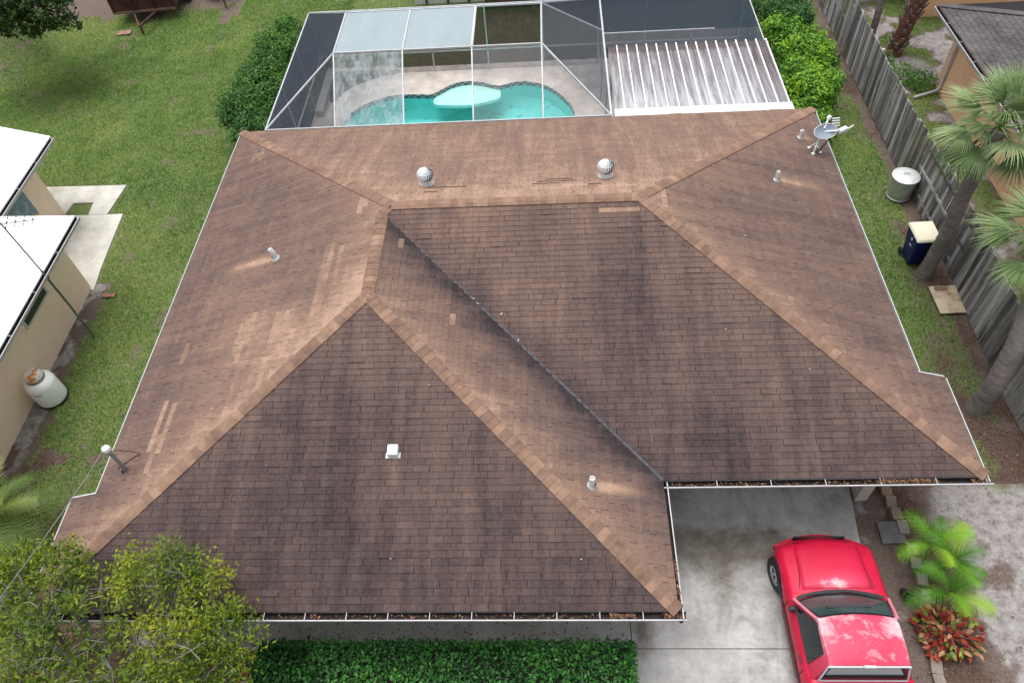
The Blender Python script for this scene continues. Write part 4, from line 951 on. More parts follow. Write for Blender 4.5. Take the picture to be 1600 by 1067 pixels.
mb = MB(); palm_trunk(mb,[(0,0,-.05),(.08,0,.8),(.2,.0,1.8),(.5,0,3.4)],.26,.24,14); mb.build('trunk', M('red_brown_palm_fibre',(.17,.07,.055),.95,.4,7,bump=.8), p3, 60)
BOOT = M('grey_frond_boot', (.24,.20,.185), .95, .3, 6, bump=.5); rs = np.random.RandomState(6)
bt = MB(); bt.vf([(-.06,.0,0),(.06,0,0),(.045,.10,.19),(-.045,.10,.19),(-.05,.03,-.01),(.05,.03,-.01),(.035,.125,.18),(-.035,.125,.18)],[(3,2,1,0),(4,5,6,7),(0,1,5,4),(1,2,6,5),(2,3,7,6),(3,0,4,7)]); btm = bt.mesh('boot', BOOT)
for i in range(110):
    zz = i/110; z = .12+2.9*zz
    if .55 < z < 1.35 and rs.rand() < .75: continue
    a = i*2.399; cx = np.interp(z,[0,.8,1.8,3.4],[0,.08,.2,.5]); o = link('boot', btm, None, p3); o.matrix_local = Matrix.Translation((cx+.235*math.cos(a),.235*math.sin(a),z)) @ Matrix.Rotation(a-PI/2,4,'Z') @ Matrix.Rotation(rs.uniform(-.3,.3),4,'Y') @ Matrix.Scale(rs.uniform(.8,1.3),4)
fronds(p3, fan, (.5,0,3.7), 12, (1.2,-.3), seed=15)
p4 = thing('slim_palm', 'slim grey leaning palm trunk just beyond the fence at the top', 'palm tree', (15.1,12.6,0))
mb = MB(); palm_trunk(mb,[(0,0,-.05),(.0,.05,1.2),(-.02,.3,2.6),(0,.5,4.2)],.13,.11,22,10); mb.build('trunk', PBARK, p4, 60); fronds(p4, fan, (0,.5,4.4), 10, (1.2,-.3), seed=16)
# bright feather palm clump by the truck
ar = [pin_mesh(23,1.08,.40,s,a,.016,.30).mesh('frond', LEAF['areca']) for s,a in ((1,.62),(2,.85),(3,.5))]
ap_ = thing('feather_palm', 'small bright green feather palm clump between the red truck and sandy drive', 'palm', (11.02,-7.0,0))
for k,(px,py,z,nf,sd_) in enumerate(((1456,850,1.1,5,2),(1484,878,1.05,6,3),(1482,925,1.0,6,4))):
    c = at(px,py,z)-np.array([11.02,-7.0,0]); mb = MB(); mb.tube([(c[0]*.3,c[1]*.5,0),(c[0]*.8,c[1]*.9,z*.6),(c[0],c[1],z)],[.045,.035,.03],7); mb.build('stem', M('green_palm_stem',(.12,.16,.05),.6), ap_)
    fronds(ap_, ar, tuple(c), nf, (1.0,.0), seed=20+sd_, scale=(.62,.85))
lp = [pin_mesh(34,1.5,.55,s,a,.014).mesh('frond', LEAF['leftp']) for s,a in ((5,.75),(6,.9))]
l_ = thing('feather_palm', 'yellow green feather palm at the left edge beside the beige house', 'palm', (-8.6,-6.0,0))
mb = MB(); mb.tube([(0,0,0),(0,0,.9)],[.13,.10],9); mb.build('trunk', PBARK, l_)
fronds(l_, lp, (0,0,.9), 19, (1.0,.0), seed=31, scale=(.85,1.05))
# croton bush of separate broad leaves
ct = thing('croton_bush', 'red and orange leaved croton bush at the foot of the feather palm', 'bush', (10.95,-8.05,0))
def leafm(w):
    mb = MB(); mb.vf([(0,0,0),(.05,-w,.012),(.11,-w*.8,.0),(.16,0,-.03),(.11,w*.8,.0),(.05,w,.012),(.08,0,-.008)],[(0,1,6),(1,2,6),(2,3,6),(3,4,6),(4,5,6),(5,0,6)]); return mb.mesh('leaf', LEAF['croton'])
cm_ = [leafm(.036),leafm(.044)]; rs = np.random.RandomState(8)
for i in range(285):
    d = rs.normal(size=3); d[2] = abs(d[2])*.8; d /= np.linalg.norm(d); k = rs.uniform(.62,1.0); c = d*np.array([.46,.44,.52])*k+np.array([rs.choice((-.12,.12)),rs.uniform(-.1,.1),.06]); az_ = math.atan2(d[1],d[0])+rs.uniform(-.9,.9)
    o = link('leaf', cm_[i%2], None, ct); o.matrix_local = Matrix.Translation(c) @ Matrix.Rotation(az_,4,'Z') @ Matrix.Rotation(rs.uniform(-.5,.35)-d[2]*.4,4,'Y') @ Matrix.Rotation(rs.uniform(-.5,.5),4,'X') @ Matrix.Scale(rs.uniform(.75,1.15),4)
mb = MB()
for i in range(9): a = i*.7; mb.tube([(0,0,0),(.15*math.cos(a),.15*math.sin(a),.25),(.3*math.cos(a),.3*math.sin(a),.42)],[.014,.011,.006],5)
mb.build('stem', BARK, ct)
mb = MB()
# ---- grass blades and fallen leaves
rs = np.random.RandomState(12)
def grass(x0,x1,y0,y1,n,hmul=1., excl=()):
    X = rs.uniform(x0,x1,n); Y = rs.uniform(y0,y1,n); g,_,_ = masks(X,Y); k = g+ (rs.rand(n)-.5)*.5 > .5
    for e in excl: k &= ~inpoly(X,Y,e)
    return X[k],Y[k]
EXC = [rect(-19,-9.9,-14,1.87),rect(-19,-12.0,1.8,5.12),[(-12.4,1.9),(-10.35,1.9),(-9.72,1.6),(-9.85,2.6),(-10.02,5.03),(-10.55,5.03),(-10.42,6.5),(-13.5,6.55),(-13.3,1.9)],rect(-4.85,10.4,4.7,12.8),rect(-5.3,10.95,-7.5,5.2),DRIVE,rect(16.65,25,-10,10.2)]
parts = [grass(-21.5,-4.6,-9,24,520000,1.,EXC), grass(10.2,14.15,-4.8,17,75000,1.,EXC), grass(14.2,19,-2,22,60000,1.,EXC), grass(-5,11,12.8,24,50000,1.,EXC), grass(10.2,13.0,12,18,10000,1.,EXC)]
X = np.concatenate([p[0] for p in parts]); Y = np.concatenate([p[1] for p in parts]); n = len(X)
h = rs.uniform(.02,.065,n)*(.7+.6*fbm(X*1.1,Y*1.1,40)); a = rs.uniform(0,2*PI,n); ln = rs.uniform(.2,1.4,n)*h; w = rs.uniform(.007,.015,n)
dx, dy = np.cos(a), np.sin(a); z0 = np.full(n,-.012)
V = np.stack([np.stack([X-dy*w,Y+dx*w,z0],-1),np.stack([X+dy*w,Y-dx*w,z0],-1),np.stack([X+dx*ln,Y+dy*ln,h],-1)],1).reshape(-1,3)
dry = fbm(X*.5,Y*.5,44)*.55+fbm(X*2.2,Y*2.2,45)*.4; rnd = np.clip((dry-.30)*1.5+rs.normal(0,.17,n),0,1)
rnd = np.clip(rnd+.16*((X > -10.5)&(X < -5)&(Y < 4))+.28*(sstep(.55,.75,fbm(X*.8,Y*.8,50))),0,1)
o = np_mesh('grass', V, np.arange(3*n).reshape(-1,3), LEAF['grass'], dict(rnd=np.repeat(rnd,3))); tag(o,'short patchy green lawn grass round the houses','grass',kind='stuff')
n = 90000; X = np.concatenate([rs.uniform(-12,-4.5,n//3),rs.uniform(9.9,15.8,n//3),rs.uniform(-7,5,n//6),rs.uniform(-21,-9,n//6)]); Y = np.concatenate([rs.uniform(-9.5,3,n//3),rs.uniform(-10,14,n//3),rs.uniform(-11.5,-7.6,n//6),rs.uniform(12,20,n//6)])
g,s_,l2 = masks(X,Y); k = l2*.8+.04 > rs.rand(len(X))*1.35
for e in EXC: k &= ~inpoly(X,Y,e)
X, Y = X[k], Y[k]; n = len(X)
leaves('fallen_leaves', np.stack([X,Y,rs.uniform(.01,.055,n)],-1), rs.normal(size=(n,3))*.25+np.array([0,0,1.]), .05, LEAF['litter'], None, rs.rand(n), .5, rs=rs)
tag(bpy.data.objects['fallen_leaves'],'dry brown fallen leaves scattered on the soil and grass','leaves',kind='stuff')
# leaves caught in the gutters
C = []
def glv(a,b,out,z,n,w=.1):
    a = np.array(a)[:2]; b = np.array(b)[:2]
    for i in range(n): t = rs.rand(); p = a+(b-a)*t+np.array(out)*rs.uniform(.03,w); C.append((p[0],p[1],z-rs.uniform(.035,.075)))
glv(K['FR']-V3(1.15,0,0),K['FR']-V3(.72,0,0),(0,-1),Z1,150); glv(K['FR']-V3(.25,0,0),K['FR']+V3(.1,0,0),(0,-1),Z1,110); glv(K['FR'],K['FR']+V3(0,.9,0),(1,0),Z1+.02,160,.07)
glv(V3(9.5,-PA,0),V3(10.6,-PA,0),(0,-1),Z1+.02,420); glv(V3(5.7,-PA,0),V3(9.5,-PA,0),(0,-1),Z1-.02,160); glv(V3(-2,-PF,0),V3(4.3,-PF,0),(0,-1),Z1-.02,160); glv(V3(11.2,-PA,0),V3(11.5,-PA,0),(0,-1),Z1,60)
C = np.array(C); leaves('gutter_leaves', C, rs.normal(size=C.shape)*.4+np.array([0,0,1.]), .055, LEAF['litter'], None, rs.rand(len(C)), .5, rs=rs)
tag(bpy.data.objects['gutter_leaves'],'dry reddish leaves caught in the front roof gutters','leaves',kind='stuff')
# ------------------------------------------------------------------ red pickup
TX, TY = 8.79, -8.0
tk = thing('pickup_truck', 'faded red pickup truck with chalky hood patches parked on the driveway', 'pickup truck', (TX,TY,0))
FW, RW = -6.98-TY, -10.15-TY           # axle positions (local y)
def arch(y, z):
    for c in (FW,RW):
        d = abs(y-c)
        if d < .44: z = max(z, .36+math.sqrt(max(0,.44**2-d*d))*.98)
    return z
def body(stations, name, fade_fn):
    """stations: (y, bow, half width low, half width belt, z belt, z crown, half width of the top edge)"""
    V = []; Fc = []; n = 0
    for (y, bow, hl, hb, zb, zc, ht) in stations:
        z0 = arch(y,.34); half = [(0,.34),(hl*.80,.34 if z0 < .4 else .34),(hl,z0),(hb,max(z0+.02,.70)),(hb-.01,max(zb-.10,.74)),(ht+.045,zb-.015),(ht,zb+.012),(ht*.6,zc-.008),(0,zc)]
        ring = half+[(-x,z) for x,z in half[-2:0:-1]]; n = len(ring)
        for x, z in ring: V.append((x, y-bow*(x/hb)**2, z))
    for i in range(len(stations)-1):
        for k in range(n): Fc.append((i*n+k,i*n+(k+1)%n,(i+1)*n+(k+1)%n,(i+1)*n+k))
    Fc.append(tuple(range(n))); Fc.append(tuple(range((len(stations)-1)*n,len(stations)*n))[::-1])
    me = bpy.data.meshes.new(name); me.from_pydata(V,[],Fc); bm = bmesh.new(); bm.from_mesh(me); bmesh.ops.recalc_face_normals(bm,faces=bm.faces); bm.to_mesh(me); bm.free()
    me.materials.append(MAT['red']); me.polygons.foreach_set('use_smooth',[True]*len(me.polygons)); me.set_sharp_from_angle(angle=R(42))
    a = me.attributes.new('fade','FLOAT','POINT'); a.data.foreach_set('value', np.array([fade_fn(*v) for v in V],np.float32)); return link(name, me, None, tk)
f_hood = lambda x,y,z: (.50*math.exp(-((y+.02-.45)/.22)**2-((x)/.5)**2)+.0) if z > .85 else .05
yf = -6.34-TY; st = []
def zb_(y): return np.interp(y,[-1.16,.42,1.45,yf],[1.02,1.0,.90,.78])
def hw_(y): return np.interp(y,[-1.16,.4,1.3,1.55,yf],[.93,.94,.94,.93,.90])
ysl = [yf,yf-.03,yf-.09,1.45,1.40,1.34,1.28,1.2,1.1,1.0,.9,.8,.72,.66,.6,.5,.42]
for y in sorted(set(ysl)):
    bw = np.interp(y,[.42,1.2,yf],[.05,.10,.22]); z = zb_(y); fr_ = max(0,(y-(yf-.09))/.09); st.append((y,bw,hw_(y)-.02,hw_(y),z-.10*fr_**2,z+.035-.14*fr_**2,hw_(y)-.12-.03*fr_))
body(st, 'front_body', f_hood)
st = []
for y in (.42,.3,0,-.4,-.8,-1.10): st.append((y,.05,.91,.935,1.0,1.02,.83))
body(st, 'cab_body', lambda *v: .08)
st = []
for y in sorted([-1.13,-1.3,-1.5,-1.70,-1.73,-1.78,-1.85,-1.95,-2.05,-2.15,-2.25,-2.35,-2.45,-2.52,-2.58,-2.62,-2.8,-3.1,-3.3]): st.append((y,.0,.90,.93,1.06,1.07,.84))
body(st, 'bed', lambda *v: .06)
# raised hood panel with two creases
mb = MB(); hv = []; yy = np.linspace(.50,yf-.10,9); xx = np.linspace(-.66,.66,11)
for y in yy:
    for x in xx:
        z = zb_(y)+.035; bow = np.interp(y,[.42,1.2,yf],[.05,.10,.22]); k = hw_(y)-.12; ax = abs(x)*(1-.10*(y-.5)); zc = z-.008*min(1,ax/(k*.6))-.027*max(0,(ax-k*.6)/(k*.4)); crease = .012 if abs(abs(x)-.396) < .07 else (.010 if abs(x) < .4 else 0)
        hv.append((x*(1-.07*(y-.5)), y-bow*(x/hw_(y))**2, zc+.008+crease))
nx_ = len(xx); fs = [(j*nx_+i,j*nx_+i+1,(j+1)*nx_+i+1,(j+1)*nx_+i) for j in range(len(yy)-1) for i in range(nx_-1)]
mb.vf(hv,fs); nb = len(hv); hme = mb.mesh('hood', MAT['red'], 30); a = hme.attributes.new('fade','FLOAT','POINT'); a.data.foreach_set('value', np.array([.80*math.exp(-((v[1]-.58)/.19)**2-(v[0]/.46)**2)+.05*math.exp(-((v[1]-.9)/.5)**2) for v in hv],np.float32)); hood = link('hood', hme, None, tk)
sm_ = hood.modifiers.new('thickness','SOLIDIFY'); sm_.thickness = .02; sm_.offset = -1
# cabin frame
cb = [(.40,.80,1.0),(-.20,.66,1.585),(-1.00,.66,1.60),(-1.13,.74,1.04)]   # y, half width, z along the cab's silhouette
def P_(y,x,z,bow=.06): return (x, y-bow*(abs(x)/.8)**2, z)
V = []; ROOFX = [-1,-.6,0,.6,1]
w0,w1,w2,w3 = .86,.675,.675,.86
mb = MB()
rows = [[P_(.41,w0*q,1.0,.14) for q in ROOFX],[P_(-.185,w1*q,1.575+.025*(1-q*q),.09) for q in ROOFX],[P_(-.35,(w1+.005)*q,1.60+.035*(1-q*q),.05) for q in ROOFX],[P_(-.7,(w1+.008)*q,1.61+.035*(1-q*q),.02) for q in ROOFX],[P_(-.95,w2*q,1.60+.03*(1-q*q),.0) for q in ROOFX],[P_(-1.03,w2*q*.99,1.57+.02*(1-q*q),.0) for q in ROOFX],[P_(-1.14,w3*q,1.0,.0) for q in ROOFX]]
for r_ in rows: mb.v += r_
for i in range(len(rows)-1):
    for k in range(4): mb.f.append((i*5+k,i*5+k+1,(i+1)*5+k+1,(i+1)*5+k)); mb.m.append(0)
mb.f.append(tuple(i*5 for i in range(7))); mb.f.append(tuple(i*5+4 for i in range(7))[::-1]); mb.m += [0,0]
me = mb.mesh('cabin', MAT['red'], 38); bm = bmesh.new(); bm.from_mesh(me); bmesh.ops.recalc_face_normals(bm,faces=bm.faces); bm.to_mesh(me); bm.free()
rsn = np.random.RandomState(2); a = me.attributes.new('fade','FLOAT','POINT'); a.data.foreach_set('value', np.array([(.44+.16*(abs(v[0])>.5)+.08*(v[1]>-.4)) if v[2] > 1.5 else .05 for v in mb.v],np.float32)); link('cabin', me, None, tk)
CG = NT('car_glass'); CG.bsdf((.012,.018,.02), .04, 0, .7); CG = CG.m
TINT = NT('windshield_glass'); p_ = TINT.pos(); TINT.bsdf(TINT.ramp(TINT.noise(p_,2,2),[(.3,(.03,.055,.055)),(.7,(.06,.095,.095))]), .05, 0, .7); TINT = TINT.m
def pane(name, pts, mat, off, par=tk):
    pts = [V3(*p) for p in pts]; nrm = np.cross(pts[1]-pts[0],pts[2]-pts[0]); nrm /= np.linalg.norm(nrm); mb = MB(); n = len(pts)
    mb.vf([p+nrm*off for p in pts]+[p-nrm*.01 for p in pts],[tuple(range(n))]+[(i,n+i,n+(i+1)%n,(i+1)%n) for i in range(n)]); return mb.build(name, mat, par)
# windshield follows the frame: three columns
def strip(name, ra, rb, fa, fb, qs, mat, off, par=tk):
    mb = MB(); vs = []
    for q in qs:
        for s_ in (fa,fb):
            A = V3(*P_(*ra(q))); Bq = V3(*P_(*rb(q))); p = A+(Bq-A)*s_; nn = V3(0,.70,.72); vs.append(tuple(p+nn*off))
    n = len(qs); mb.vf(vs,[(2*i,2*i+1,2*i+3,2*i+2)[::-1] for i in range(n-1)]); return mb.build(name, mat, par, 60)
ra = lambda q: (.41,w0*q,1.0+.0,.14); rb = lambda q: (-.185,w1*q,1.575+.025*(1-q*q),.09)
qs = np.linspace(-.965,.965,13); strip('windshield_seal', ra, rb, .02, .985, qs, MAT['blackp'], .012); qs2 = np.linspace(-.93,.93,13); strip('windshield', ra, rb, .10, .94, qs2, TINT, .018)
mb = MB(); mb.bar((-.42,.02,1.43),(.35,.03,1.43),.05,.02); ww = mb.build('mirror_strip', MAT['blackp'], tk)
for x0,x1 in ((-.62,-.05),(.05,.66)): mb = MB(); mb.tube([(x,.425-.15*(x/.86)**2-.05*i/4,1.035+.05*i/4) for i,x in enumerate(np.linspace(x0,x1,5))],.009,5); mb.build('wiper', MAT['black'], tk)
cw = MB(); vs = []
for q in np.linspace(-1,1,13):
    for y in (.475,.41): vs.append((.80*q, y-.13*q*q, 1.036 if y > .45 else 1.04))
cw.vf(vs,[(2*i,2*i+1,2*i+3,2*i+2) for i in range(12)]); cw.vf([(x,y,z) for x,y,z in vs],[(2*i+2,2*i+3,2*i+1,2*i) for i in range(0)]); cw.build('cowl', MAT['blackp'], tk)
for sx_ in (-1,1):
    pts = [(sx_*.862,.18,1.035),(sx_*.855,-.86,1.035),(sx_*.70,-.83,1.53),(sx_*.70,-.30,1.53)]
    if sx_ > 0: pts = pts[::-1]
    pane('side_window', pts if sx_ < 0 else pts, CG, .012)
    mb = MB(); mb.bar((sx_*.865,.30,1.03),(sx_*.70,-.24,1.56),.05,.03); o = mb.build('pillar_trim', M('pale_red_pillar',(.62,.22,.27),.4,.1), tk)
    if sx_ < 0:
        mb = MB(); mb.bar((-.86,.16,1.05),(-.96,.13,1.09),.05,.04); mb.box(-1.01,-.90,.04,.13,1.05,1.17); mb.build('side_mirror', MAT['blackp'], tk, bevel=.02)
    mb = MB(); mb.box(min(sx_*.936,sx_*.952),max(sx_*.936,sx_*.952),-.82,-.66,.90,.94); mb.build('door_handle', MAT['blackp'], tk)
    mb = MB(); mb.bar((sx_*.9385,.30,.42),(sx_*.9385,.30,.93),.012,.006); mb.bar((sx_*.9385,-.93,.42),(sx_*.9385,-.93,.93),.012,.006); mb.bar((sx_*.9385,.3,.42),(sx_*.9385,-.93,.42),.012,.006); mb.build('door_seam', MAT['black'], tk)
    mb = MB(); mb.bar((sx_*.94,1.0,.56),(sx_*.945,-2.9,.56),.02,.05); mb.build('side_moulding', MAT['black'], tk)
pane('rear_window', [(.64,-1.055,1.53),(-.64,-1.055,1.53),(-.72,-1.135,1.12),(.72,-1.135,1.12)], CG, .012)
mb = MB(); 
for a_,b_ in (((-.68,-1.05,1.555),(.68,-1.05,1.555)),((-.76,-1.15,1.09),(.76,-1.15,1.09)),((-.68,-1.05,1.555),(-.76,-1.15,1.09)),((.68,-1.05,1.555),(.76,-1.15,1.09))): mb.bar(a_,b_,.03,.02)
mb.build('rear_window_trim', MAT['white'], tk); mb = MB(); mb.box(-.10,.10,-1.075,-1.035,1.565,1.60); mb.build('brake_light', MAT['white'], tk)
mb = MB(); mb.box(-.74,.74,-3.25,-1.27,1.075,1.10); mb.build('bed_cover', MAT['whiteroof'], tk, bevel=.01)
mb = MB(); mb.box(-.79,.79,-3.28,-1.235,1.072,1.088); mb.build('bed_rail', MAT['blackp'], tk)
for s_ in (-1,1): mb = MB(); mb.tube([(s_*(.70-.03*i),.50+.145*i,zb_(.5+.145*i)+.024-.006) for i in range(7)],.006,4); mb.build('hood_seam', MAT['black'], tk)
# nose
mb = MB()
for i in range(9):
    q0, q1 = -1+2*i/9, -1+2*(i+1)/9; mb.bar((.86*q0,yf+.045-.22*q0*q0,.52),(.86*q1,yf+.045-.22*q1*q1,.52),.12,.16)
mb.build('bumper', M('red_bumper',(.50,.012,.04),.35,.1), tk, 50)
mb = MB(); mb.box(-.5,.5,yf-.03,yf+.012,.62,.72); mb.build('grille', MAT['black'], tk)
LENS = NT('lamp_lens'); LENS.bsdf((.6,.6,.58),.08,0,.6); LENS = LENS.m
for s_ in (-1,1): mb = MB(); mb.box(min(s_*.54,s_*.76),max(s_*.54,s_*.76),yf-.32,yf-.15,.54,.63); mb.build('headlight', LENS, tk)
RIM = M('silver_wheel', (.5,.51,.53), .3, .1, 8, .7, .5)
tyre = MB(); tyre.lathe([(.20,-.105),(.30,-.115),(.345,-.095),(.36,-.05),(.36,.05),(.345,.095),(.30,.115),(.20,.105)],28,caps=False); tyre = tyre.mesh('tyre', MAT['black'], 40)
rim = MB(); rim.lathe([(.001,.055),(.06,.06),(.07,.035),(.10,.03)],20,caps=False); rim.lathe([(.175,.07),(.215,.105),(.215,-.08),(.12,-.03)],24,caps=False)
for k in range(5): a_ = 2*PI*k/5; rim.bar((.05*math.cos(a_),.05*math.sin(a_),.045),(.19*math.cos(a_),.19*math.sin(a_),.07),.055,.025)
rim = rim.mesh('rim', RIM, 40)
rdk = MB(); rdk.lathe([(.001,.0),(.2,.0)],20,caps=False); rdk = rdk.mesh('brake_drum', MAT['black'])
for x, y, st_ in ((-.84,FW,.16),(.84,FW,.16),(-.82,RW,0),(.82,RW,0)):
    w = bpy.data.objects.new('wheel', None); COL.objects.link(w); w.parent = tk; w.location = (x,y,.36); w.rotation_euler = (0,R(90)*(1 if x > 0 else -1),0)
    w.rotation_euler = (Matrix.Rotation(st_,3,'Z') @ Matrix.Rotation(R(90)*(1 if x > 0 else -1),3,'Y')).to_euler()
    for me in (tyre, rim, rdk): link(me.name.split('.')[0], me, None, w)
# ------------------------------------------------------------------ things on the roof
def upright(nm, lab, cat, P, group=None): return thing(nm, lab, cat, tuple(P), group)
VG = M('bright_galvanised', (.76,.79,.82), .42, .1, 9, .1, .5)
fin = []
def turbine(P, lab):
    t = upright('turbine_vent', lab, 'roof vent', P, 'turbine vents on the rear slope')
    mb = MB(); mb.lathe([(.26,-.11),(.17,.02),(.15,.12),(.15,.17)],20); mb.build('base', VG, t, 40)
    hd_ = MB(); n = 20
    for k in range(n):
        a0 = 2*PI*k/n; pr_ = []
        for z, r0 in ((.17,.145),(.22,.185),(.29,.205),(.36,.185),(.415,.13),(.445,.06)):
            tw_ = a0+.9*(z-.17); r2 = r0; pr_.append(((r2*math.cos(tw_),r2*math.sin(tw_),z),((r2-.03)*math.cos(tw_+.30),(r2-.03)*math.sin(tw_+.30),z)))
        for i in range(5): hd_.poly([pr_[i][0],pr_[i][1],pr_[i+1][1],pr_[i+1][0]])
    hd_.build('fins', VG, t); mb = MB(); mb.lathe([(.001,.46),(.05,.455),(.065,.44)],20); mb.build('cap', VG, t, 40)
    mb = MB(); mb.lathe([(.13,.16),(.15,.28),(.10,.41)],14); mb.build('core', MAT['dark'], t); return t
turbine(on_roof('rear',667,288), 'turbine vent on the rear slope, left one of the pair')
turbine(on_roof('rear',946,276), 'turbine vent on the rear slope, right one nearer the satellite dish')
def pipe(pl, x, y, h, r, lab, tilt=0, elbow=False):
    P = on_roof(pl,x,y); t = upright('vent_pipe', lab, 'vent pipe', P, 'white plumbing vent pipes on the roof')
    mb = MB()
    if elbow: mb.tube([(0,0,-.05),(0,0,h*.6),(-.03,.0,h*.85),(-.06,.01,h)],r,10)
    else:
        mb.lathe([(r,-.05),(r,h),(r*.8,h),(r*.8,h-.06)],14)
    mb.build('pipe', MAT['pipe'], t, 40)
    n = plane_nk(pl)[0]; q = Vector(n).to_track_quat('Z','Y'); fl = MB(); fl.lathe([(r*2.0,.014),(r*1.35,.04),(r*1.06,.09)],14,caps=False); o = fl.build('flashing', MAT['lead'], t, 40); o.rotation_mode = 'QUATERNION'; o.rotation_quaternion = q
pipe('left',431,404,.30,.055,'bent white vent pipe on the left slope with a pale wash streak',0,True)
pipe('right',1250,216,.24,.045,'thin white vent pipe on the right slope near the satellite dish')
pipe('right',1213,282,.27,.045,'white vent pipe on the right slope with a tan streak running right')
pipe('wing_right',925,759,.30,.05,'white vent pipe beside the valley above the driveway')
P = on_roof('wing_front',615,706); t = upright('box_vent', 'small white box vent in the middle of the front slope', 'roof vent', P); q = Vector(plane_nk('wing_front')[0]).to_track_quat('Z','Y')
def rot(o): o.rotation_mode = 'QUATERNION'; o.rotation_quaternion = q; return o
mb = MB(); mb.vf([(-.10,-.11,.01),(.10,-.11,.01),(.10,.11,.01),(-.10,.11,.01),(-.095,-.115,.11),(.095,-.115,.11),(.095,.08,.15),(-.095,.08,.15)],[(3,2,1,0),(4,5,6,7),(0,1,5,4),(1,2,6,5),(2,3,7,6),(3,0,4,7)])
mb.build('hood', M('white_vent_metal',(.80,.82,.83),.4,.05), t, bevel=.012); mb = MB(); mb.box(-.14,.14,-.13,.15,-.03,.0); o = mb.build('flange', MAT['lead'], t)
# service mast
P = on_roof('left',197,734); t = upright('service_mast', 'grey electric service mast with white weatherhead at the left eave', 'service mast', P)
mb = MB(); mb.tube([(0,0,-.1),(0,0,.74)],.04,10); mb.build('mast', M('grey_conduit',(.30,.33,.34),.45,.15,9,.5), t, 40)
mb = MB(); mb.lathe([(.03,.72),(.07,.74),(.085,.79),(.07,.84),(.001,.87)],14); o = mb.build('weatherhead', MAT['pipe'], t, 40)
mb = MB(); mb.lathe([(.05,.01),(.09,.0),(.12,-.06)],14,caps=False); mb.build('boot', MAT['dark'], t)
TOP = V3(*P)+V3(-.05,-.03,.80)
def cable(nm, lab, pts, r=.011, mat=None): mb = MB(); mb.tube(pts,r,5); o = mb.build(nm, mat or MAT['blackp']); return tag(o, lab, 'cable')
e1_ = at(88,812,3.9); e2_ = at(-60,1010,4.3)
sp = []
for i in range(17):
    s_ = i/16; p = (1-s_)**2*TOP+2*s_*(1-s_)*(V3(*e1_)-V3(0,0,.1))+s_*s_*V3(*e2_); sp.append(tuple(p))
o = cable('service_cable','grey service cable dropping from the weatherhead over the left eave', sp, .007, M('grey_cable',(.22,.23,.24),.6,.1))
lo_ = [tuple(V3(*P)+V3(*d)) for d in ((-.06,-.02,.74),(.12,.12,.55),(.26,.26,.20),(.22,.30,.10),(.0,.2,.02),(-.2,.05,-.04))]
cable('loose_cable','thin black wire looping from the service mast onto the shingles', lo_, .008)
# satellite dish on the right eave
P = on_roof('right',1273,236); t = upright('satellite_dish', 'satellite dish with white receiver head on the right eave', 'satellite dish', P)
t.scale = (.80,.80,.80)
DW = M('dish_white', (.66,.67,.68), .45, .08, 9)
mb = MB()
for dx, dy in ((-.18,.08),(-.12,-.22),(.16,-.05),(.10,.22)): mb.lathe([(.055,0),(.06,.03),(.03,.05)],10,(dx,dy,-.31*dx+.005)); mb.tube([(dx,dy,.04-.31*dx),(.02,0,.34)],.018,6)
mb.build('tripod', DW, t); mb = MB(); mb.tube([(0,0,0),(.02,.02,.40),(.10,.02,.62)],.028,8); mb.build('mast', DW, t, 40)
dc = V3(.14,.04,.70); ax_ = V3(.18,-.62,.76); ax_ /= np.linalg.norm(ax_); uu = V3(.93,.25,-.02); uu -= ax_*(uu@ax_); uu /= np.linalg.norm(uu); vv_ = np.cross(ax_,uu)
dp = MB(); rr = [0,.25,.5,.75,1]; n = 28; vs = [tuple(dc)]
for r_ in rr[1:]:
    for k in range(n): a_ = 2*PI*k/n; vs.append(tuple(dc+uu*(.40*r_*math.cos(a_))+vv_*(.235*r_*math.sin(a_))+ax_*(.07*r_*r_)))
fs = [(0,1+k,1+(k+1)%n) for k in range(n)]+[(1+i*n+k,1+(i+1)*n+k,1+(i+1)*n+(k+1)%n,1+i*n+(k+1)%n) for i in range(3) for k in range(n)]
dp.vf(vs,fs); o = dp.build('reflector', M('dish_grey',(.25,.30,.37),.5,.06,3), t, 60); sd = o.modifiers.new('thickness','SOLIDIFY'); sd.thickness = .012
rim_ = MB(); rim_.tube([vs[1+3*n+k] for k in range(n)]+[vs[1+3*n]],.012,5); rim_.build('rim', DW, t)
arm_e = dc+uu*.52-vv_*.10+ax_*.16
mb = MB(); mb.bar(dc-ax_*.02, arm_e, .05,.05); mb.build('feed_arm', DW, t); mb = MB(); mb.bar(arm_e-uu*.14-vv_*.02, arm_e+uu*.14+vv_*.05,.16,.15); mb.build('receiver', DW, t, bevel=.03)
mb = MB(); mb.bar(arm_e+uu*.12, arm_e+uu*.36+V3(0,.08,.06),.035); mb.build('support_arm', DW, t)
mb = MB(); mb.bar(dc+vv_*.1+ax_*.02, dc+V3(.12,.30,.30),.05,.05); mb.bar(dc+V3(.10,.28,.28),dc+V3(.18,.34,.34),.11,.09); mb.build('support_arm', DW, t)
mb = MB()
for k in range(4): c_ = dc+uu*.34+V3(.0,.14+.06*k,.04+.05*k); mb.bar(c_-V3(.05,0,0), c_+V3(.20,.02,.0),.03,.03)
mb.build('lnb_horns', DW, t); mb = MB(); mb.bar((.10,-.05,.0),(.36,-.02,.52),.03); mb.build('strut', MAT['black'], t)
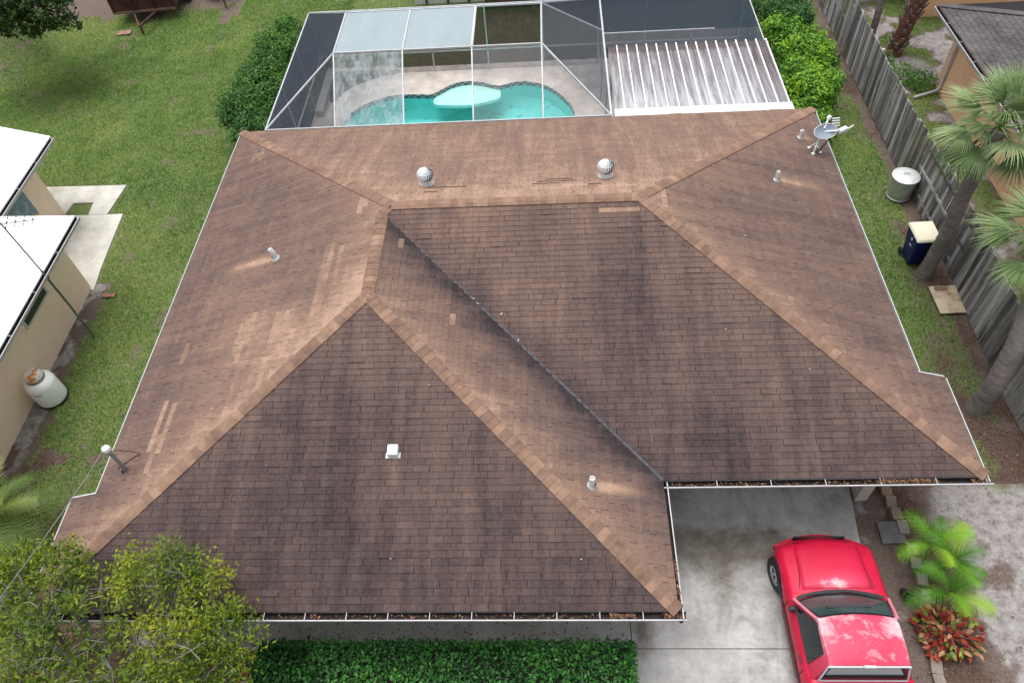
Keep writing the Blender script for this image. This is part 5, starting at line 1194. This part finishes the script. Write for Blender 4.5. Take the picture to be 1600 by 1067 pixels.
# ------------------------------------------------------------------ left side clutter
pt = thing('propane_tank', 'white upright propane tank with orange marked collar beside the beige wall', 'gas tank', (-9.42,-2.06,0))
TW_ = M('tank_white', (.90,.91,.90), .4, .05, 4, c2=(.60,.57,.52), thr=(.66,.8))
mb = MB(); mb.lathe([(.345,.06),(.362,.09),(.3655,.13),(.3655,.68),(.345,.78),(.26,.85),(.12,.885),(.001,.89)],32); mb.build('body', TW_, pt, 40)
mb = MB(); mb.lathe([(.34,0),(.372,.0),(.372,.07),(.33,.07)],28); mb.build('foot_ring', M('foot_ring_black',(.03,.03,.035),.7), pt, 40)
CL = NT('tank_collar'); p_ = CL.pos(); n_ = CL.noise(p_,9,3); sx = CL.n('SeparateXYZ'); CL.l(p_, sx.inputs[0]); g_ = CL.math('ADD',CL.math('MULTIPLY',CL.math('ADD',sx.outputs[0],9.42),2.4),CL.math('MULTIPLY',n_,1.2)); CL.bsdf(CL.ramp(g_,[(.50,(.74,.72,.68)),(.62,(.62,.20,.06)),(.80,(.66,.26,.10)),(.9,(.75,.70,.64))]),.5); CL = CL.m
mb = MB(); mb.lathe([(.19,.86),(.21,.87),(.21,1.02),(.185,1.06),(.001,1.075)],24); mb.build('collar', CL, pt, 40); mb = MB(); mb.tube([(.20*math.cos(a_),.20*math.sin(a_),.93) for a_ in np.linspace(-2.6,.6,9)],.018,5); mb.tube([(.215*math.cos(a_),.215*math.sin(a_),.885) for a_ in np.linspace(-3,3.2,20)],.012,5); mb.build('collar_slot', MAT['black'], pt)
# short faded line of print, too worn to read
mb = MB(); rs = np.random.RandomState(5); a0 = math.atan2(-.92,-.15)
for i in range(15):
    a_ = a0+.036*i; h_ = rs.uniform(.012,.034); w_ = rs.uniform(.007,.013)
    mb.vf([((.3665)*math.cos(a_+d),(.3665)*math.sin(a_+d),.60+z) for d,z in ((0,-h_*.5),(w_/.36*2,-h_*.5),(w_/.36*2,h_*.5),(0,h_*.5))],[(0,1,2,3)])
tag(mb.build('printed_mark', MAT['blackp'], pt), kind='stuff')
an = thing('tv_antenna', 'tall thin antenna mast strapped to the gutter of the white roofed house', 'antenna', (-9.12,-.05,0))
AM = M('antenna_steel', (.16,.18,.18), .5, .2, 9, .5)
mb = MB(); mb.tube([(0,0,0),(.0,.02,1.3),(-.02,.02,2.6)],.030,8); mb.tube([(-.02,.02,2.6),(-.08,.0,4.25)],.020,7); mb.build('mast', AM, an, 40)
mb = MB(); mb.bar((-.55,-.12,4.22),(.62,.20,4.12),.022); mb.build('boom', M('pale_antenna_tube',(.45,.46,.46),.5), an)
em = MB(); em.bar((-.09,.26,0),(.09,-.26,0),.012); em.vf([],[]); em.lathe([(.02,-.02),(.028,0),(.02,.02)],6,(.0,0,.01)); em.lathe([(.014,-.02),(.022,0),(.014,.02)],6,(-.07,.2,.0)); em.lathe([(.014,-.02),(.022,0),(.014,.02)],6,(.07,-.2,0)); em = em.mesh('element', MAT['blackp'])
for k in range(7): o = link('element', em, None, an); o.location = (-.5+.18*k,-.105+.05*k,4.235-.015*k); o.scale = (1-.06*k,)*3
mb = MB(); mb.bar((-.10,.0,2.40),(.06,.02,2.40),.05,.03); mb.build('bracket', AM, an)
def board(nm, lab, cat, c, sx, sy, rz, mat, rag=0):
    t = thing(nm, lab, cat, (c[0],c[1],0), None, rz); mb = MB(); n = 8; pts = [(-sx,-sy)]+[(-sx+2*sx*i/n,-sy+random.uniform(-rag,rag)) for i in range(1,n)]+[(sx,-sy),(sx,sy)]+[(sx-2*sx*i/n,sy+random.uniform(-rag,rag)) for i in range(1,n)]+[(-sx,sy)]
    prism(mb, pts, .03, .06); mb.build('sheet', mat, t); return t
board('broken_board','reddish broken board lying on the lawn by the beige house','board',at(171,463),.19,.07,.05,M('red_brown_board',(.30,.14,.11),.9,.25,9),.02)
board('flat_stone','small pinkish brown slab on the lawn near the rusty trailer','slab',at(195,53),.28,.16,.2,M('pinkish_slab',(.30,.18,.14),.9,.2,6),.03)
# trailers in the far left
RUST = M('rusty_brown_steel', (.062,.028,.024), .85, .4, 3, bump=.4, c2=(.12,.05,.035), thr=(.5,.66), sc2=1.6)
c = at(232,34); tr_ = thing('utility_trailer', 'rusty brown box trailer parked at the far end of the lawn', 'trailer', (c[0],c[1]+.9,0)); tr_.rotation_euler = (0,0,.09)
mb = MB(); mb.box(-1.3,1.3,-.9,1.9,.5,.58); mb.build('floor', RUST, tr_)
for a_,b_,nm in (((-1.3,-.9),(1.3,-.84),'front_wall'),((-1.3,-.84),(-1.24,1.9),'side_wall'),((1.24,-.84),(1.3,1.9),'side_wall'),((-1.24,1.84),(1.24,1.9),'rear_wall')):
    mb = MB(); mb.box(a_[0],b_[0],a_[1],b_[1],.583,1.25); mb.build(nm, RUST, tr_)
for x in (-1.3,-.45,.45,1.3): mb = MB(); mb.box(x-.04,x+.04,-.95,-.903,.45,1.30); mb.build('upright', RUST, tr_)
mb = MB(); mb.bar((-1.34,-.93,1.27),(1.34,-.93,1.27),.06); mb.bar((-1.3,-.92,.48),(1.3,-.92,.48),.08); mb.build('rail', M('pale_worn_rail',(.20,.12,.09),.8,.3,5), tr_)
mb = MB(); mb.bar((-.5,-.9,.45),(0,-2.1,.40),.07); mb.bar((.5,-.9,.45),(0,-2.1,.40),.07); mb.bar((0,-2.0,.40),(0,-2.0,.03),.06); mb.build('drawbar', RUST, tr_)
for x in (-1.38,1.38): mb = MB(); mb.lathe([(.16,-.09),(.31,-.09),(.33,0),(.31,.09),(.16,.09)],18,caps=True); o = mb.build('wheel', MAT['black'], tr_, 40); o.location = (x,.7,.33); o.rotation_euler = (0,R(90),0)
mb = MB()
for i in range(16): a_,b_ = random.uniform(-1.1,1.1),random.uniform(-.6,1.6); mb.bar((a_,b_,.7),(a_+random.uniform(-.5,.5),b_+random.uniform(-.5,.5),random.uniform(.8,1.25)),.06,.09)
mb.build('scrap_load', M('dark_scrap',(.05,.03,.035),.9,.5,6), tr_)
c = at(345,6); t2 = thing('boat_trailer', 'grey metal trailer with pale fenders behind the lawn at the top edge', 'trailer', (c[0],c[1]+1.1,0)); t2.rotation_euler = (0,0,.25)
GP = M('pale_grey_metal', (.42,.46,.47), .5, .15, 4, .3)
mb = MB(); mb.box(-.8,.8,-.7,1.6,.55,.62); mb.build('deck_plate', GP, t2)
for x in (-.98,.98): mb = MB(); mb.box(x-.16,x+.16,-.1,.9,.68,.74); mb.build('fender', GP, t2); mb = MB(); mb.lathe([(.14,-.08),(.28,-.08),(.30,0),(.28,.08),(.14,.08)],16); o = mb.build('wheel', MAT['black'], t2, 40); o.location = (x,.4,.30); o.rotation_euler = (0,R(90),0)
mb = MB(); mb.bar((-.5,-.7,.5),(0,-1.7,.42),.07); mb.bar((.5,-.7,.5),(0,-1.7,.42),.07); mb.bar((0,-1.65,.45),(0,-1.65,.03),.07); mb.build('drawbar', M('rust_bar',(.14,.10,.09),.8,.3), t2)
# ------------------------------------------------------------------ right side yard
gc = thing('metal_trash_can', 'galvanised metal trash can with lid against the wooden fence', 'trash can', (13.80,4.60,0))
mb = MB(); mb.lathe([(.30,.0),(.305,.02),(.33,.05),(.335,.08)]+[(.315+.045*k/10+(.008 if k%2 else 0),.10+.062*k) for k in range(11)]+[(.37,.76)],28); mb.build('body', MAT['galv'], gc, 40)
mb = MB(); mb.lathe([(.385,.74),(.385,.78),(.34,.80),(.20,.83),(.001,.84)],28); ld = mb.build('lid', M('pale_galvanised_lid',(.60,.63,.62),.4,.12,6,.3), gc, 40); mb = MB(); mb.tube([(-.09,0,.83),(-.06,0,.88),(.06,0,.88),(.09,0,.83)],.012,6); mb.build('handle', MAT['galv'], ld)
bn = thing('wheeled_bin', 'dark blue wheeled bin with cream lid beside the leaning palm trunk', 'bin', (13.42,2.02,0)); bn.rotation_euler = (0,0,.03)
BL = M('navy_blue_plastic', (.008,.012,.11), .4, .15, 5); CR = M('cream_plastic', (.76,.72,.55), .5, .07, 5)
mb = MB(); mb.vf([(-.22,-.26,.06),(.22,-.26,.06),(.22,.22,.06),(-.22,.22,.06),(-.30,-.34,.98),(.30,-.34,.98),(.30,.34,.98),(-.30,.34,.98)],[(3,2,1,0),(4,5,6,7),(0,1,5,4),(1,2,6,5),(2,3,7,6),(3,0,4,7)]); mb.build('body', BL, bn, bevel=.03)
mb = MB(); mb.vf([(-.33,-.39,.985),(.33,-.39,.985),(.33,.38,1.0),(-.33,.38,1.0),(-.29,-.34,1.05),(.29,-.34,1.05),(.29,.33,1.08),(-.29,.33,1.08)],[(3,2,1,0),(4,5,6,7),(0,1,5,4),(1,2,6,5),(2,3,7,6),(3,0,4,7)]); mb.build('lid', CR, bn, bevel=.02)
for x in (-.25,.25): mb = MB(); mb.lathe([(.001,-.03),(.10,-.03),(.11,0),(.10,.03),(.001,.03)],14,caps=False); o = mb.build('wheel', MAT['black'], bn); o.location = (x,.24,.11); o.rotation_euler = (0,R(90),0)
mb = MB(); mb.bar((-.24,.39,.93),(.24,.39,.93),.04); mb.build('handle', BL, bn)
mb = MB(); mb.box(-.309,-.296,-.10,-.02,.80,.86); mb.box(-.292,-.280,-.14,-.02,.62,.66); mb.build('sticker', M('pale_sticker',(.40,.45,.62),.5,.1), bn)
c4 = [at(*p) for p in ((1449,451),(1490,449),(1508,491),(1468,493))]
bd = thing('plywood_sheet', 'stained cream plywood sheet lying on dead leaves by the fence', 'board', tuple(np.mean(c4,0)))
cc_ = np.mean(c4,0); mb = MB(); prism(mb, [(p[0]-cc_[0],p[1]-cc_[1]) for p in c4[::-1]], .05, .085); mb.build('sheet', M('stained_plywood',(.50,.42,.30),.85,.12,3,c2=(.24,.15,.08),thr=(.50,.66),sc2=2.2), bd)
mb = MB(); q = c4[0]-cc_; mb.box(q[0]+.12,q[0]+.42,q[1]-.14,q[1]-.04,.086,.12); mb.build('batten', M('worn_batten',(.20,.14,.11),.9,.3), bd)
# edging stones, paver
BK = [M('tan_edging_stone',(.30,.225,.165),.9,.25,5,bump=.5,c2=(.17,.14,.12),thr=(.5,.7)), M('grey_edging_stone',(.25,.22,.19),.9,.25,5,bump=.5,c2=(.13,.11,.10),thr=(.5,.7))]
line = [(1384,766),(1392,784),(1400,803),(1410,824),(1424,858),(1431,880),(1440,905),(1449,932),(1450,985),(1456,1010),(1462,1042),(1468,1066)]
me_ = []
for mt in BK: mb = MB(); prism(mb,[(-.10,-.135),(.10,-.14),(.105,.13),(-.095,.14)],-.05,.09); me_.append(mb.mesh('block', mt))
nm_ = ['first, at the gutter line','second from the roof edge','third from the roof edge','fourth, touching the dark paver','fifth, just below the dark paver','sixth, left of the palm fronds','seventh, left of the middle palm tuft','eighth, above the red croton','ninth, under the red croton','tenth, just below the red croton','eleventh, near the bottom edge','last, at the bottom edge']
for i, (x,y) in enumerate(line):
    c = at(x,y,.05); o = link('edging_stone', me_[0 if i in (0,1,2,4,7) else 1], None); o.location = (c[0],c[1],random.uniform(-.01,.02)); o.rotation_euler = (random.uniform(-.06,.06),random.uniform(-.06,.06),random.uniform(-.25,.1)); o.scale = (1,random.uniform(.85,1.1),1)
    tag(o, 'edging stone in the row beside the driveway, '+nm_[i], 'stone', 'edging stones in a row beside the driveway')
c4 = [at(*p) for p in ((1368,817),(1405,815),(1416,849),(1378,851))]; cc_ = np.mean(c4,0)
pv = thing('dark_paver', 'dark grey square paver crossing the row of edging stones', 'paver', (cc_[0],cc_[1],0)); mb = MB(); prism(mb,[(p[0]-cc_[0],p[1]-cc_[1]) for p in c4[::-1]],-.02,.07); mb.build('slab', M('dark_paver_concrete',(.13,.125,.13),.9,.2,5,bump=.3), pv, bevel=.008)
bp = thing('black_pot', 'small black plastic pot lying on the soil beside the truck', 'pot', tuple(at(1408,925))); mb = MB(); mb.lathe([(.07,0),(.10,.16),(.11,.16),(.11,.18),(.09,.18),(.065,.03)],16); o = mb.build('pot', MAT['blackp'], bp, 40); o.rotation_euler = (.9,.3,0); o.location = (0,0,.08)
# terracotta-coloured pot glimpsed beside the hedge
tp = thing('terracotta_pot', 'terracotta pot between the tree and the end of the hedge', 'pot', (-2.55,-9.05,0)); mb = MB(); mb.lathe([(.16,0),(.24,.36),(.26,.36),(.26,.42),(.22,.42),(.20,.30),(.001,.30)],20,caps=False); mb.build('pot', M('terracotta',(.36,.13,.07),.85,.15,5), tp, 40)
# pale flecks of debris lying on the shingles
rs = np.random.RandomState(77); C = []; NN = []
for i in range(46):
    pl = ['wing_front','main_front','wing_right','left','right'][rs.randint(5)]; x, y = rs.uniform(150,1500), rs.uniform(330,940); P = on_roof(pl,x,y); lp_, O_, u_, v_ = PL_[pl]
    if inpoly(np.array([P[0]]),np.array([P[1]]),[K[k][:2] for k in lp_])[0]: C.append(P+plane_nk(pl)[0]*.02); NN.append(plane_nk(pl)[0])
for q in (.36,.38,.52): C.append(K['ws']+(K['inn']-K['ws'])*q+V3(rs.uniform(-.04,.04),0,.03)); NN.append(V3(0,0,1))
leaves('roof_flecks', np.array(C), np.array(NN)+rs.normal(size=(len(C),3))*.1, .04, M('pale_fleck',(.55,.52,.50),.8,.1), None, None, .8, rs=rs)
tag(bpy.data.objects['roof_flecks'],'small pale flecks of debris scattered on the brown shingles','debris',kind='stuff')
